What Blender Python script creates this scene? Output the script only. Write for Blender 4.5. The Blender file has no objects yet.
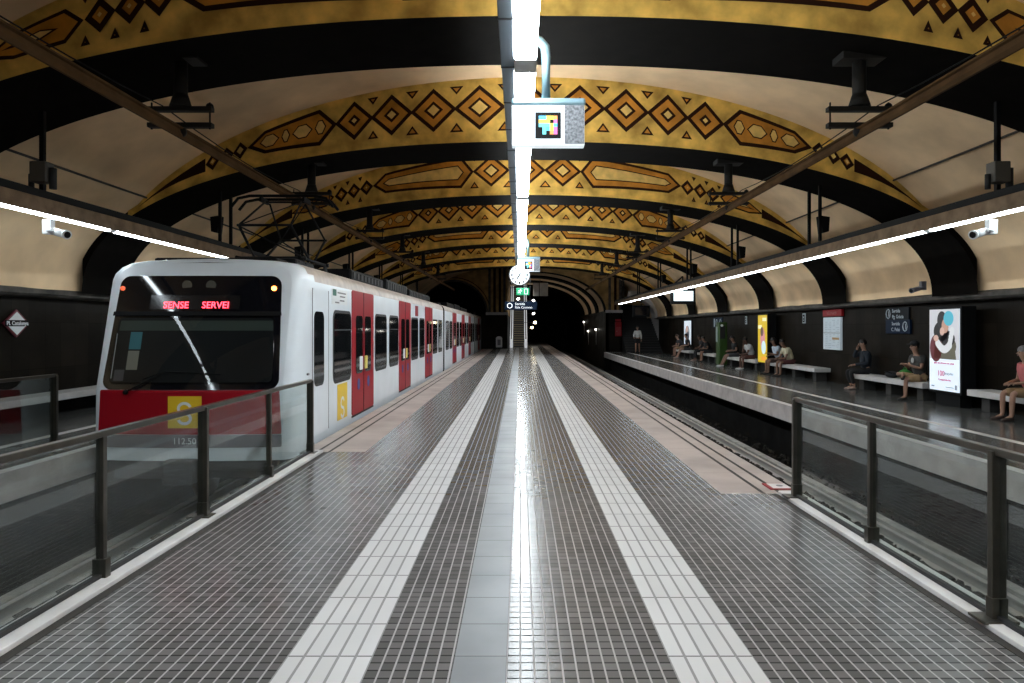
import bpy, bmesh, math, random
from mathutils import Vector, Matrix
random.seed(7)
S = bpy.context.scene
COL = S.collection
PI = math.pi
F = 683.0; VX = 520.0; VY = 327.7; EYE = 1.7
def X(px, d): return (px - VX) * d / F
def Z(py, d): return EYE - (py - VY) * d / F

# ------------------------------------------------------------------ materials
MATS = {}
def mat(name, col=(.5, .5, .5), rough=.5, metal=0.0, emit=None, estr=0.0, spec=.5, noise=0.0, nscale=3.0, bump=0.0, bscale=30.0, coat=0.0):
    if name in MATS: return MATS[name]
    m = bpy.data.materials.new(name); m.use_nodes = True
    nt = m.node_tree; b = nt.nodes['Principled BSDF']
    b.inputs['Base Color'].default_value = (*col, 1); b.inputs['Roughness'].default_value = rough
    b.inputs['Metallic'].default_value = metal; b.inputs['Specular IOR Level'].default_value = spec
    b.inputs['Coat Weight'].default_value = coat
    if emit:
        b.inputs['Emission Color'].default_value = (*emit, 1); b.inputs['Emission Strength'].default_value = estr
    if noise or bump:
        tc = nt.nodes.new('ShaderNodeTexCoord')
    if noise:
        n = nt.nodes.new('ShaderNodeTexNoise'); n.inputs['Scale'].default_value = nscale; n.inputs['Detail'].default_value = 6
        nt.links.new(tc.outputs['Object'], n.inputs['Vector'])
        r = nt.nodes.new('ShaderNodeValToRGB')
        r.color_ramp.elements[0].position = .3; r.color_ramp.elements[1].position = .72
        r.color_ramp.elements[0].color = (*[c * (1 - noise) for c in col], 1)
        r.color_ramp.elements[1].color = (*[min(1, c * (1 + noise * .5)) for c in col], 1)
        nt.links.new(n.outputs['Fac'], r.inputs['Fac']); nt.links.new(r.outputs['Color'], b.inputs['Base Color'])
    if bump:
        n2 = nt.nodes.new('ShaderNodeTexNoise'); n2.inputs['Scale'].default_value = bscale
        nt.links.new(tc.outputs['Object'], n2.inputs['Vector'])
        bp = nt.nodes.new('ShaderNodeBump'); bp.inputs['Strength'].default_value = bump; bp.inputs['Distance'].default_value = .02
        nt.links.new(n2.outputs['Fac'], bp.inputs['Height']); nt.links.new(bp.outputs['Normal'], b.inputs['Normal'])
    MATS[name] = m
    return m

class NT:
    """tiny helper for math node graphs"""
    def __init__(s, m): s.nt = m.node_tree; s.L = s.nt.links
    def val(s, sock, v):
        if isinstance(v, (int, float)): sock.default_value = v
        else: s.L.new(v, sock)
    def math(s, op, a, b=0.0, c=None):
        n = s.nt.nodes.new('ShaderNodeMath'); n.operation = op
        s.val(n.inputs[0], a); s.val(n.inputs[1], b)
        if c is not None: s.val(n.inputs[2], c)
        return n.outputs[0]
    def mix(s, f, a, b):
        n = s.nt.nodes.new('ShaderNodeMix'); n.data_type = 'RGBA'
        s.val(n.inputs[0], f)
        for sock, v in ((n.inputs[6], a), (n.inputs[7], b)):
            if isinstance(v, tuple): sock.default_value = (*v, 1)
            else: s.L.new(v, sock)
        return n.outputs[2]

def tile_mat(name, px, py, ox, oy, wx, wy, tile, grout_x, grout_y, rough, groutrough=.6, axes='XY', var=.25, tilt=.02, spec=.5, stain=.15, sscale=2.0, coords='Object'):
    """grid of tiles: joints running along y have width wx, joints running along x width wy"""
    m = bpy.data.materials.new(name); m.use_nodes = True
    g = NT(m); nt = m.node_tree; b = nt.nodes['Principled BSDF']
    tc = nt.nodes.new('ShaderNodeTexCoord'); sp = nt.nodes.new('ShaderNodeSeparateXYZ')
    nt.links.new(tc.outputs[coords], sp.inputs[0])
    ux, uy = sp.outputs[axes[0]], sp.outputs[axes[1]]
    tx = g.math('DIVIDE', g.math('SUBTRACT', ux, ox), px); ty = g.math('DIVIDE', g.math('SUBTRACT', uy, oy), py)
    def edge(t, p, w):
        f = g.math('FRACT', t); e = g.math('MINIMUM', f, g.math('SUBTRACT', 1.0, f))
        return g.math('LESS_THAN', e, w / p / 2)
    ex, ey = edge(tx, px, wx), edge(ty, py, wy)
    cell = nt.nodes.new('ShaderNodeCombineXYZ')
    g.L.new(g.math('FLOOR', tx), cell.inputs[0]); g.L.new(g.math('FLOOR', ty), cell.inputs[1])
    wn = nt.nodes.new('ShaderNodeTexWhiteNoise'); wn.noise_dimensions = '3D'; g.L.new(cell.outputs[0], wn.inputs['Vector'])
    hi = tuple(min(1, c * (1 + var)) for c in tile); lo = tuple(c * (1 - var) for c in tile)
    col = g.mix(wn.outputs['Value'], lo, hi)
    n = nt.nodes.new('ShaderNodeTexNoise'); n.inputs['Scale'].default_value = sscale; n.inputs['Detail'].default_value = 7
    g.L.new(tc.outputs[coords], n.inputs['Vector'])
    mr = nt.nodes.new('ShaderNodeMapRange'); mr.inputs[1].default_value = .35; mr.inputs[2].default_value = .7
    mr.inputs[3].default_value = 0; mr.inputs[4].default_value = stain; g.L.new(n.outputs['Fac'], mr.inputs[0])
    col = g.mix(mr.outputs[0], col, tuple(c * .45 for c in tile))
    col = g.mix(ey, col, grout_y); col = g.mix(ex, col, grout_x)
    g.L.new(col, b.inputs['Base Color'])
    anyj = g.math('MAXIMUM', ex, ey)
    rr = g.math('ADD', rough, g.math('MULTIPLY', n.outputs['Fac'], rough * .6))
    r2 = nt.nodes.new('ShaderNodeMix'); g.L.new(anyj, r2.inputs[0]); g.L.new(rr, r2.inputs[2]); r2.inputs[3].default_value = groutrough
    g.L.new(r2.outputs[0], b.inputs['Roughness'])
    sm = nt.nodes.new('ShaderNodeMix'); g.L.new(anyj, sm.inputs[0]); sm.inputs[2].default_value = spec; sm.inputs[3].default_value = .02; g.L.new(sm.outputs[0], b.inputs['Specular IOR Level'])
    # each tile sits at a slightly different angle
    if tilt:
        vs = nt.nodes.new('ShaderNodeVectorMath'); vs.operation = 'SUBTRACT'; g.L.new(wn.outputs['Color'], vs.inputs[0]); vs.inputs[1].default_value = (.5, .5, .5)
        sc = nt.nodes.new('ShaderNodeVectorMath'); sc.operation = 'SCALE'; g.L.new(vs.outputs[0], sc.inputs[0]); sc.inputs['Scale'].default_value = tilt
        ge = nt.nodes.new('ShaderNodeNewGeometry')
        ad = nt.nodes.new('ShaderNodeVectorMath'); ad.operation = 'ADD'; g.L.new(ge.outputs['Normal'], ad.inputs[0]); g.L.new(sc.outputs[0], ad.inputs[1])
        no = nt.nodes.new('ShaderNodeVectorMath'); no.operation = 'NORMALIZE'; g.L.new(ad.outputs[0], no.inputs[0])
        g.L.new(no.outputs[0], b.inputs['Normal'])
    MATS[name] = m
    return m

def glass_mat(name, tint, refl=.12, fk=.45, dirt=0.0, dirtcol=(.5, .52, .52), rough=.03, milk=0.0):
    m = bpy.data.materials.new(name); m.use_nodes = True; nt = m.node_tree; nt.nodes.clear(); L = nt.links
    out = nt.nodes.new('ShaderNodeOutputMaterial'); tr = nt.nodes.new('ShaderNodeBsdfTransparent'); tr.inputs[0].default_value = (*tint, 1)
    gl = nt.nodes.new('ShaderNodeBsdfGlossy'); gl.inputs['Roughness'].default_value = rough; gl.inputs[0].default_value = (1, 1, 1, 1)
    fr = nt.nodes.new('ShaderNodeLayerWeight'); fr.inputs[0].default_value = .22
    mm = nt.nodes.new('ShaderNodeMath'); mm.operation = 'MULTIPLY_ADD'; L.new(fr.outputs['Fresnel'], mm.inputs[0]); mm.inputs[1].default_value = fk; mm.inputs[2].default_value = refl * .3
    mm.use_clamp = True
    mx = nt.nodes.new('ShaderNodeMixShader'); L.new(mm.outputs[0], mx.inputs[0]); L.new(tr.outputs[0], mx.inputs[1]); L.new(gl.outputs[0], mx.inputs[2])
    last = mx.outputs[0]
    if dirt:
        df = nt.nodes.new('ShaderNodeBsdfDiffuse'); df.inputs[0].default_value = (*dirtcol, 1)
        n = nt.nodes.new('ShaderNodeTexNoise'); n.inputs['Scale'].default_value = 2.2; n.inputs['Detail'].default_value = 5
        tc = nt.nodes.new('ShaderNodeTexCoord'); L.new(tc.outputs['Object'], n.inputs['Vector'])
        k = nt.nodes.new('ShaderNodeMath'); k.operation = 'MULTIPLY'; L.new(n.outputs['Fac'], k.inputs[0]); k.inputs[1].default_value = dirt * 2
        m2 = nt.nodes.new('ShaderNodeMixShader'); L.new(k.outputs[0], m2.inputs[0]); L.new(last, m2.inputs[1]); L.new(df.outputs[0], m2.inputs[2]); last = m2.outputs[0]
    L.new(last, out.inputs[0]); MATS[name] = m
    return m

# ------------------------------------------------------------------ mesh builder
class MB:
    def __init__(s): s.bm = bmesh.new(); s.mats = []
    def mi(s, m):
        if m is None: return 0
        if m not in s.mats: s.mats.append(m)
        return s.mats.index(m)
    def box(s, x0, x1, y0, y1, z0, z1, m=None, bev=0.0, seg=2, M=None):
        t = bmesh.new()
        bmesh.ops.create_cube(t, size=1)
        for v in t.verts: v.co = Vector(((x0 + x1) / 2 + v.co.x * (x1 - x0), (y0 + y1) / 2 + v.co.y * (y1 - y0), (z0 + z1) / 2 + v.co.z * (z1 - z0)))
        if bev: bmesh.ops.bevel(t, geom=t.edges[:], offset=bev, segments=seg, affect='EDGES', profile=.5)
        return s._merge(t, m, M)
    def _merge(s, t, m, M=None, smooth=False):
        i = s.mi(m); vm = {}
        for v in t.verts: vm[v] = s.bm.verts.new(M @ v.co if M else v.co)
        for f in t.faces:
            try: nf = s.bm.faces.new([vm[v] for v in f.verts])
            except ValueError: continue
            nf.material_index = i; nf.smooth = smooth or f.smooth
        t.free(); return s
    def cyl(s, p0, p1, r0, r1=None, n=12, m=None, caps=True, smooth=True):
        r1 = r0 if r1 is None else r1
        p0, p1 = Vector(p0), Vector(p1); d = (p1 - p0); q = d.to_track_quat('Z', 'Y').to_matrix()
        i = s.mi(m); A, B = [], []
        for k in range(n):
            a = 2 * PI * k / n; u = q @ Vector((math.cos(a), math.sin(a), 0))
            A.append(s.bm.verts.new(p0 + u * r0)); B.append(s.bm.verts.new(p1 + u * r1))
        for k in range(n):
            f = s.bm.faces.new((A[k], A[(k + 1) % n], B[(k + 1) % n], B[k])); f.material_index = i; f.smooth = smooth
        if caps:
            for c in (A[::-1], B): f = s.bm.faces.new(c); f.material_index = i
        return s
    def tube(s, pts, r, n=8, m=None):
        pts = [Vector(p) for p in pts]; i = s.mi(m); rings = []
        for k, p in enumerate(pts):
            d = (pts[min(k + 1, len(pts) - 1)] - pts[max(k - 1, 0)]).normalized(); q = d.to_track_quat('Z', 'Y').to_matrix()
            rr = r[k] if isinstance(r, (list, tuple)) else r
            rings.append([s.bm.verts.new(p + q @ Vector((math.cos(2 * PI * j / n), math.sin(2 * PI * j / n), 0)) * rr) for j in range(n)])
        for a, b in zip(rings, rings[1:]):
            for j in range(n):
                f = s.bm.faces.new((a[j], a[(j + 1) % n], b[(j + 1) % n], b[j])); f.material_index = i; f.smooth = True
        for c in (rings[0][::-1], rings[-1]): f = s.bm.faces.new(c); f.material_index = i
        return s
    def sphere(s, c, r, m=None, sc=(1, 1, 1), n=12, M=None):
        t = bmesh.new(); bmesh.ops.create_uvsphere(t, u_segments=n, v_segments=max(6, n * 2 // 3), radius=r)
        for v in t.verts: v.co = Vector((v.co.x * sc[0], v.co.y * sc[1], v.co.z * sc[2])) + Vector(c)
        return s._merge(t, m, M, True)
    def poly(s, pts, m=None, smooth=False):
        f = s.bm.faces.new([s.bm.verts.new(p) for p in pts]); f.material_index = s.mi(m); f.smooth = smooth; return s
    def prism(s, pts, ext, m=None):
        """closed outline (3D points) extruded by vector ext"""
        ext = Vector(ext); i = s.mi(m)
        a = [s.bm.verts.new(Vector(p)) for p in pts]; b = [s.bm.verts.new(Vector(p) + ext) for p in pts]; n = len(a)
        fs = [s.bm.faces.new(a[::-1]), s.bm.faces.new(b)]
        for k in range(n): fs.append(s.bm.faces.new((a[k], a[(k + 1) % n], b[(k + 1) % n], b[k])))
        for f in fs: f.material_index = i
        return s
    def grid(s, rows, m=None, smooth=True, close=False):
        i = s.mi(m); V = [[s.bm.verts.new(p) for p in r] for r in rows]
        for a, b in zip(V, V[1:]):
            n = len(a)
            for j in range(n if close else n - 1):
                f = s.bm.faces.new((a[j], a[(j + 1) % n], b[(j + 1) % n], b[j])); f.material_index = i; f.smooth = smooth
        return s
    def build(s, name, m=None, parent=None, normals=True, origin=None):
        if m is not None and not s.mats: s.mats = [m]
        if normals: bmesh.ops.recalc_face_normals(s.bm, faces=s.bm.faces[:])
        me = bpy.data.meshes.new(name)
        if origin is not None:
            bmesh.ops.translate(s.bm, verts=s.bm.verts[:], vec=-Vector(origin))
        s.bm.to_mesh(me); s.bm.free()
        for k in s.mats: me.materials.append(k)
        o = bpy.data.objects.new(name, me); COL.objects.link(o)
        if origin is not None: o.location = origin
        if parent is not None: o.parent = parent
        return o

def tag(o, label, cat, group=None):
    o['label'] = label; o['category'] = cat
    if group: o['group'] = group
    return o
def thing(name, label, cat, loc=(0, 0, 0), rz=0.0, group=None):
    o = bpy.data.objects.new(name, None); COL.objects.link(o); o.empty_display_size = .1
    o.location = loc; o.rotation_euler = (0, 0, rz)
    return tag(o, label, cat, group)
def struct(o, label=None):
    o['kind'] = 'structure'
    if label: o['label'] = label
    return o
def copy_tree(o, parent=None):
    c = o.copy(); COL.objects.link(c)
    if parent is not None: c.parent = parent
    for ch in list(o.children): copy_tree(ch, c)
    return c

def text_mesh(txt, size, m, ext=.002, align='CENTER', bold=0.0):
    cu = bpy.data.curves.new('t', 'FONT'); cu.body = txt; cu.size = size; cu.extrude = ext; cu.align_x = align; cu.align_y = 'CENTER'; cu.offset = bold
    cu.resolution_u = 3
    o = bpy.data.objects.new('t', cu); COL.objects.link(o); bpy.context.view_layer.update()
    me = bpy.data.meshes.new_from_object(o.evaluated_get(bpy.context.evaluated_depsgraph_get()))
    bpy.data.objects.remove(o); bpy.data.curves.remove(cu)
    me.materials.clear(); me.materials.append(m)
    return me
def text(txt, size, m, loc, facing, parent=None, name='lettering', align='CENTER', bold=0.0, sx=1.0):
    """facing: '-Y' reads from the camera side, '-X' reads from the track (wall on the right), '+X' wall on the left"""
    me = text_mesh(txt, size, m, align=align, bold=bold); o = bpy.data.objects.new(name, me); COL.objects.link(o)
    o.location = loc; o.scale = (sx, 1, 1)
    o.rotation_euler = {'-Y': (PI / 2, 0, 0), '-X': (PI / 2, 0, -PI / 2), '+X': (PI / 2, 0, PI / 2)}[facing]
    if parent is not None: o.parent = parent
    return o

# ------------------------------------------------------------------ material library
M_tile = tile_mat('small_dark_tiles', .07, .077, -.068, 0, .0095, .011, (.135, .128, .127), (.33, .31, .31), (.012, .011, .011), .16, var=.25, tilt=.006, stain=.5, sscale=1.1, spec=.24)
M_white_tile = tile_mat('white_strip_tiles', .089, .385, .763, .07, .015, .012, (.54, .525, .525), (.26, .25, .25), (.13, .12, .12), .28, var=.05, tilt=.008, stain=.12)
M_white_tile_l = tile_mat('white_strip_tiles_left', .089, .385, -.76, .07, .015, .012, (.54, .525, .525), (.26, .25, .25), (.13, .12, .12), .28, var=.05, tilt=.008, stain=.12)
M_slab = tile_mat('grey_slab', .27, .385, -.338, .07, .004, .006, (.19, .20, .215), (.08, .08, .08), (.07, .07, .07), .32, var=.08, tilt=.003, stain=.3, spec=.3)
M_band = tile_mat('pink_stone', 9.0, 1.6, 0, 0, .0, .006, (.40, .33, .30), (.2, .2, .2), (.22, .18, .17), .42, var=.08, tilt=.0, stain=.45, sscale=1.5)
M_polish = tile_mat('polished_grey_floor', .6, .6, 0, 0, .006, .006, (.10, .10, .095), (.05, .05, .05), (.05, .05, .05), .14, var=.15, tilt=.012, stain=.3)
M_plat_white = mat('pale_stone', (.68, .65, .64), .4, noise=.25, nscale=2)
M_plat_face = mat('platform_edge_face', (.50, .46, .45), .5, noise=.25, nscale=3)
M_groove_kerb_shadow = mat('groove_and_kerb_shadow', (.03, .025, .022), .8)  # real paving grooves, and the painted shadow beside the kerbs
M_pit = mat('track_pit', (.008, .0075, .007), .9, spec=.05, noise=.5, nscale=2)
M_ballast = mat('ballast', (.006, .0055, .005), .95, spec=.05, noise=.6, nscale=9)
M_rail = mat('steel_rail', (.42, .39, .37), .4, .25)
M_sleeper = mat('concrete_sleeper', (.035, .031, .028), .9, spec=.1, noise=.4, nscale=6)
M_wall = tile_mat('brown_wall_tile', .45, .9, 0, 0, .006, .006, (.015, .0115, .008), (.008, .007, .0055), (.008, .007, .0055), .4, var=.25, tilt=.02, axes='YZ', stain=.6, sscale=1.4, spec=.05)
M_ledge = mat('stone_ledge', (.075, .066, .056), .8, noise=.6, nscale=4, bump=.5, bscale=9)
M_plaster = mat('vault_plaster', (.90, .645, .40), .8, spec=.1, noise=.3, nscale=.75, bump=.25, bscale=2.2)
M_rib = mat('black_rib', (.0045, .0035, .0026), .9, spec=.05, noise=.4, nscale=4)
M_ochre = mat('ochre_paint', (.82, .51, .125), .8, spec=.1, noise=.55, nscale=2.3)
M_orange = mat('orange_paint', (.60, .26, .04), .8, spec=.1, noise=.45, nscale=2.5)
M_dkbrown = mat('dark_brown_paint', (.028, .010, .005), .8, spec=.1)
M_cream = mat('pale_yellow_paint', (.80, .55, .17), .7, noise=.3, nscale=4)
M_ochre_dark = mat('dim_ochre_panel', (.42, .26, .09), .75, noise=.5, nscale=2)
M_black = mat('black_metal', (.006, .006, .0065), .6, spec=.12)
M_dkgrey = mat('dark_grey_metal', (.028, .027, .027), .55, spec=.25)
M_trunk = mat('grey_trunking', (.16, .19, .22), .45, .4)
M_steel = mat('brushed_steel', (.42, .41, .39), .3, .9, noise=.15, nscale=8)
M_postm = mat('aged_steel_post', (.10, .09, .075), .3, .8, noise=.3, nscale=6)
M_wood = mat('brown_beam', (.20, .14, .09), .7, spec=.1, noise=.35, nscale=5)
M_copper = mat('conductor_bar', (.085, .047, .021), .8, .0, spec=.05, noise=.3, nscale=3)
M_tube = mat('centre_tube_light', (1, 1, 1), .5, emit=(.86, .95, 1.0), estr=24.0)
M_tube_side = mat('side_tube_light', (1, 1, 1), .5, emit=(.82, .93, 1.0), estr=12.0)
M_white = mat('white_enamel', (.75, .77, .78), .35)
M_teal = mat('teal_grey_pipe', (.22, .34, .38), .35, .3)
M_lit_white = mat('lit_white_face', (.8, .85, .9), .4, emit=(.85, .95, 1), estr=.4)
M_glass = glass_mat('railing_glass', (.86, .90, .89), .05, fk=.17, dirt=.004, dirtcol=(.45, .48, .47))
M_train_white = mat('train_white', (.76, .81, .86), .3, coat=.15, spec=.35, noise=.06, nscale=2)
M_train_roof = mat('train_cantrail', (.50, .43, .38), .5, noise=.3, nscale=3)
M_train_red = mat('train_red', (.30, .005, .013), .4, spec=.15, coat=.03)
M_train_yellow = mat('train_yellow', (.78, .52, .02), .4)
M_train_dark = mat('train_underside', (.02, .02, .022), .7)
M_train_grey = mat('train_grey_band', (.16, .15, .17), .5)
M_blackgloss = mat('black_gloss', (.006, .006, .008), .06, spec=.6)
M_window = mat('dark_window', (.008, .009, .010), .05, spec=.6)
M_wshield = glass_mat('windshield_glass', (.6, .62, .62), .04, fk=.42, rough=.01)
M_led = mat('red_led', (.2, 0, 0), .5, emit=(1, .03, .05), estr=5.0)
M_amber = mat('amber_lamp', (.6, .1, .02), .4, emit=(1, .22, .03), estr=10.0)
M_paper_blue = mat('blue_paper', (.10, .42, .52), .6)
M_paper_tan = mat('tan_paper', (.5, .48, .40), .6)
M_bench = mat('bench_stone', (.60, .58, .57), .45, noise=.12, nscale=3)
M_bench_base = mat('bench_support', (.03, .028, .026), .7)
M_poster = mat('lit_poster', (.8, .85, .9), .4, emit=(.78, .90, 1.0), estr=.28)
M_screen = mat('lit_screen', (.7, .85, .9), .3, emit=(.80, .96, 1.0), estr=.5)
M_red = mat('red_paint', (.26, .008, .012), .5, spec=.2)
M_blue_sign = mat('navy_sign', (.006, .015, .036), .5, spec=.1)
M_ink = mat('white_ink', (.75, .78, .80), .5)
M_ink_lit = mat('white_ink_lit', (.75, .78, .80), .5, emit=(.9, .95, 1), estr=.5)
M_green = mat('green_plastic', (.03, .075, .010), .4)
M_exit = mat('exit_green', (.0, .16, .06), .4, emit=(.02, .45, .2), estr=.5)

# ------------------------------------------------------------------ the vault
CX = .2
ZS = 2.4
def lower(x):
    u = min(1, abs(x - CX) / 9.12); return ZS + 3.09 * max(0, 1 - u ** 2.2) ** (1 / 2.2)
def upper(x):
    u = min(1, abs(x - CX) / 8.75); return ZS + 4.4 * math.sqrt(max(0, 1 - u * u))
def lower2(x):
    u = min(1, abs(x - CX) / 9.27); return ZS + 3.2 * max(0, 1 - u ** 2.2) ** (1 / 2.2)
def vault(x): return max(upper(x), lower2(x))
XS = [CX + 9.12 * math.sin(PI / 2 * k / 48) for k in range(-48, 49)]
XV = [CX + 9.27 * math.sin(PI / 2 * k / 56) for k in range(-56, 57)]
YB, YE = -9.0, 55.0
mb = MB()
ys = [YB + (YE - YB) * k / 40 for k in range(41)]
mb.grid([[(x, y, vault(x)) for x in XV] for y in ys], M_plaster)
struct(mb.build('ceiling', normals=False), 'pale stained plaster barrel vault over the tracks')

RIB0, PITCH, RIBW = 8.3, 5.6, 1.55
def inset(pts, w):
    """inward offset of a convex polygon in the plane"""
    n = len(pts); A = sum(pts[i][0] * pts[(i + 1) % n][1] - pts[(i + 1) % n][0] * pts[i][1] for i in range(n))
    if A < 0: pts = pts[::-1]
    L = []
    for i in range(n):
        (x0, y0), (x1, y1) = pts[i], pts[(i + 1) % n]; dx, dy = x1 - x0, y1 - y0; l = math.hypot(dx, dy) or 1e-6
        nx, ny = -dy / l, dx / l; L.append((x0 + nx * w, y0 + ny * w, dx, dy))
    out = []
    for i in range(n):
        (x0, y0, dx, dy), (x1, y1, ex, ey) = L[i - 1], L[i]; den = dx * ey - dy * ex
        if abs(den) < 1e-9: out.append((x1, y1)); continue
        t = ((x1 - x0) * ey - (y1 - y0) * ex) / den; out.append((x0 + dx * t, y0 + dy * t))
    return out
def frieze(y0, kind):
    mb = MB()
    XF = [x for x in XS if abs(x - CX) < 8.2]
    mb.grid([[(x, y0, lower(x)) for x in XF], [(x, y0, lower(x) + .5 * (vault(x) - lower(x))) for x in XF], [(x, y0, vault(x)) for x in XF]], M_ochre, smooth=False)
    def T(x): return vault(CX + x) - lower(CX + x)
    def put(pts, lvl, m, c):
        # pts in (s, v) where v = t*T(c)
        q = []
        n = len(pts)
        for i in range(n):
            a, b = pts[i], pts[(i + 1) % n]; k = max(1, int(abs(b[0] - a[0]) / .25))
            for j in range(k): q.append((a[0] + (b[0] - a[0]) * j / k, a[1] + (b[1] - a[1]) * j / k))
        P = [(CX + s, y0 - .004 * lvl, lower(CX + s) + v / T(c) * T(s)) for s, v in q]
        mb.poly(P, m)
    def shape(pts, c, layers, lvl=1):
        tt = T(c); p = [(s, t * tt) for s, t in pts]
        area = sum(p[i][0] * p[(i + 1) % len(p)][1] - p[(i + 1) % len(p)][0] * p[i][1] for i in range(len(p)))
        if area < 0: p = p[::-1]
        w0 = 0
        for w, m in layers:
            q = inset(p, w); put(q, lvl, m, c); lvl += 1
    t0, t1 = .19, .90; tm = (t0 + t1) / 2
    def diamond(c, h, big=True):
        k = min(1.0, T(c) / .75); hh = min((t1 - t0) / 2, .45 if big else h * 1.15 / T(c))
        shape([(c - h, tm), (c, tm - hh), (c + h, tm), (c, tm + hh)], c,
              [(0, M_dkbrown), (.06 * k + .012, M_orange)] + ([(.19 * k, M_dkbrown), (.24 * k, M_cream)] if big and T(c) > .5 else [(.14 * k, M_dkbrown), (.165 * k, M_cream)] if T(c) > .35 else []))
    def tri(c, w, up):
        k = min(1.0, T(c) / .75)
        if up: pts = [(c - w, t0 - .02), (c + w, t0 - .02), (c, t0 + .13)]
        else: pts = [(c - w, t1 + .0), (c, t1 - .13), (c + w, t1 + .0)]
        shape(pts, c, [(0, M_dkbrown), (.034 * k, M_orange)])
    def hexa(a, b, sgn, inner):
        c = sgn * (a + b) / 2; tip = min(.35, (b - a) * .2)
        k = min(1.0, T(c) / .75)
        pts = [(sgn * a, tm), (sgn * (a + tip), t0), (sgn * (b - tip), t0 + .09), (sgn * b, tm), (sgn * (b - tip), t1 - .09), (sgn * (a + tip), t1)]
        shape(pts, c, [(0, M_dkbrown), (.062 * k + .01, M_orange)])
        if inner == 'bar':
            p2 = [(sgn * (a + .28), tm), (sgn * (a + .45), tm - .17), (sgn * (b - .45), tm - .10), (sgn * (b - .28), tm), (sgn * (b - .45), tm + .10), (sgn * (a + .45), tm + .17)]
            shape(p2, c, [(0, M_dkbrown), (.03, M_cream)], 3)
        else:
            L = b - a
            for f0, f1 in ((.12, .25), (.27, .50), (.52, .62), (.64, .86)):
                s0, s1 = a + L * f0, a + L * f1; cc = (s0 + s1) / 2; e = (s1 - s0) * .3; hh = .14
                shape([(sgn * s0, tm), (sgn * (s0 + e), tm - hh), (sgn * (s1 - e), tm - hh), (sgn * s1, tm), (sgn * (s1 - e), tm + hh), (sgn * (s0 + e), tm + hh)], c, [(0, M_dkbrown), (.022, M_cream)], 3)
    for sgn in (-1, 1):
        if kind == 'A':
            cs = [1.02, 1.96, 2.81, 3.57]; hs = [.535, .475, .435, .395]
            for c, h in zip(cs, hs): diamond(sgn * c, h)
            for c, w in ((.51, .15), (1.49, .14), (2.39, .13), (3.19, .11)):
                for up in (0, 1): tri(sgn * c, w, up)
            hexa(3.92, 5.75, sgn, 'beads'); e0 = 5.75
        else:
            diamond(sgn * 1.02, .535)
            for up in (0, 1): tri(sgn * .52, .17, up); tri(sgn * 1.5, .13, up)
            hexa(1.52, 4.4, sgn, 'bar'); e0 = 4.4
            for i in range(3):
                c = e0 + .18 + .36 * i
                for up in (0, 1): tri(sgn * (c + .18), .06, up)
                diamond(sgn * c, .19, False)
            e0 += 1.1; hexa(e0, e0 + 1.2, sgn, 'bar' if False else 'none') if False else None
            hx = lambda a, b, h: [(sgn * (e0 + a), tm), (sgn * (e0 + a + .22), tm - h), (sgn * (e0 + b - .4), tm - h * .9), (sgn * (e0 + b), tm), (sgn * (e0 + b - .4), tm + h * .9), (sgn * (e0 + a + .22), tm + h)]
            shape(hx(0, 1.25, .26), sgn * (e0 + .5), [(0, M_dkbrown), (.045, M_orange)]); shape(hx(.3, 1.0, .08), sgn * (e0 + .5), [(0, M_dkbrown), (.02, M_cream)], 3)
            e0 += 1.2
        if kind == 'A':
            for i in range(3):
                c = e0 + .14 + .28 * i; diamond(sgn * c, .15, False)
            e0 += .85
        shape([(sgn * e0, tm - .22), (sgn * (e0 + 1.35), tm - .02), (sgn * (e0 + 1.35), tm + .02), (sgn * e0, tm + .22)], sgn * (e0 + .4), [(0, M_dkbrown)])
    diamond(0, .535)
    return mb
for k in range(-2, 7):
    y0 = RIB0 + PITCH * k
    mb = MB()
    lo = [(x, lower(x)) for x in XS]
    mb.grid([[(x, y0, z) for x, z in lo], [(x, y0 + RIBW, z) for x, z in lo]], M_rib)
    mb.grid([[(x, y0 + RIBW, z) for x, z in lo], [(x, y0 + RIBW, vault(x)) for x, z in lo]], M_rib, smooth=False)
    mb.grid([[(x, y0 + .03, z) for x, z in lo], [(x, y0 + .03, vault(x)) for x, z in lo]], M_rib, smooth=False)
    r = struct(mb.build('trim_%d' % (k + 3), normals=False), 'black transverse rib of the vault')
    if k >= 0:
        f = frieze(y0, 'B' if k % 2 == 0 else 'A').build('painted_frieze', parent=r, normals=False)
    else:
        m2 = MB(); m2.grid([[(x, y0, lower(x)) for x in XS], [(x, y0, vault(x)) for x in XS]], M_ochre, smooth=False); m2.build('painted_frieze', parent=r)

# ------------------------------------------------------------------ floors, pits, walls
mb = MB()
def strip(x0, x1, y0, y1, m, z=0.0): mb.poly([(x0, y0, z), (x1, y0, z), (x1, y1, z), (x0, y1, z)], m)
F0, F1 = -9.0, 62.0
RY, LY = 7.0, 9.35             # where the pink stone band begins on each side
FL = 15.4                      # beyond here the two white strips spread a little towards the far end
strip(-.76, -.338, F0, FL, M_tile); strip(-.338, -.068, F0, F1, M_slab); strip(-.068, .763, F0, FL, M_tile)
strip(.763, 1.205, F0, FL, M_white_tile); strip(-1.205, -.76, F0, FL, M_white_tile_l)
strip(1.205, 2.06, F0, FL, M_tile); strip(-2.12, -1.205, F0, FL, M_tile)
def flare(a0, a1, b0, b1, m): mb.poly([(a0, FL, 0), (b0, FL, 0), (b1, F1, 0), (a1, F1, 0)], m)
fo, fi = 1.60, 1.03
flare(-.068, -.068, .763, fi, M_tile); flare(-.76, -fi, -.338, -.338, M_tile)
flare(.763, fi, 1.205, fo, M_white_tile); flare(-1.205, -fo, -.76, -fi, M_white_tile_l)
flare(1.205, fo, 2.06, 2.06, M_tile); flare(-2.12, -2.12, -1.205, -fo, M_tile)
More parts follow.
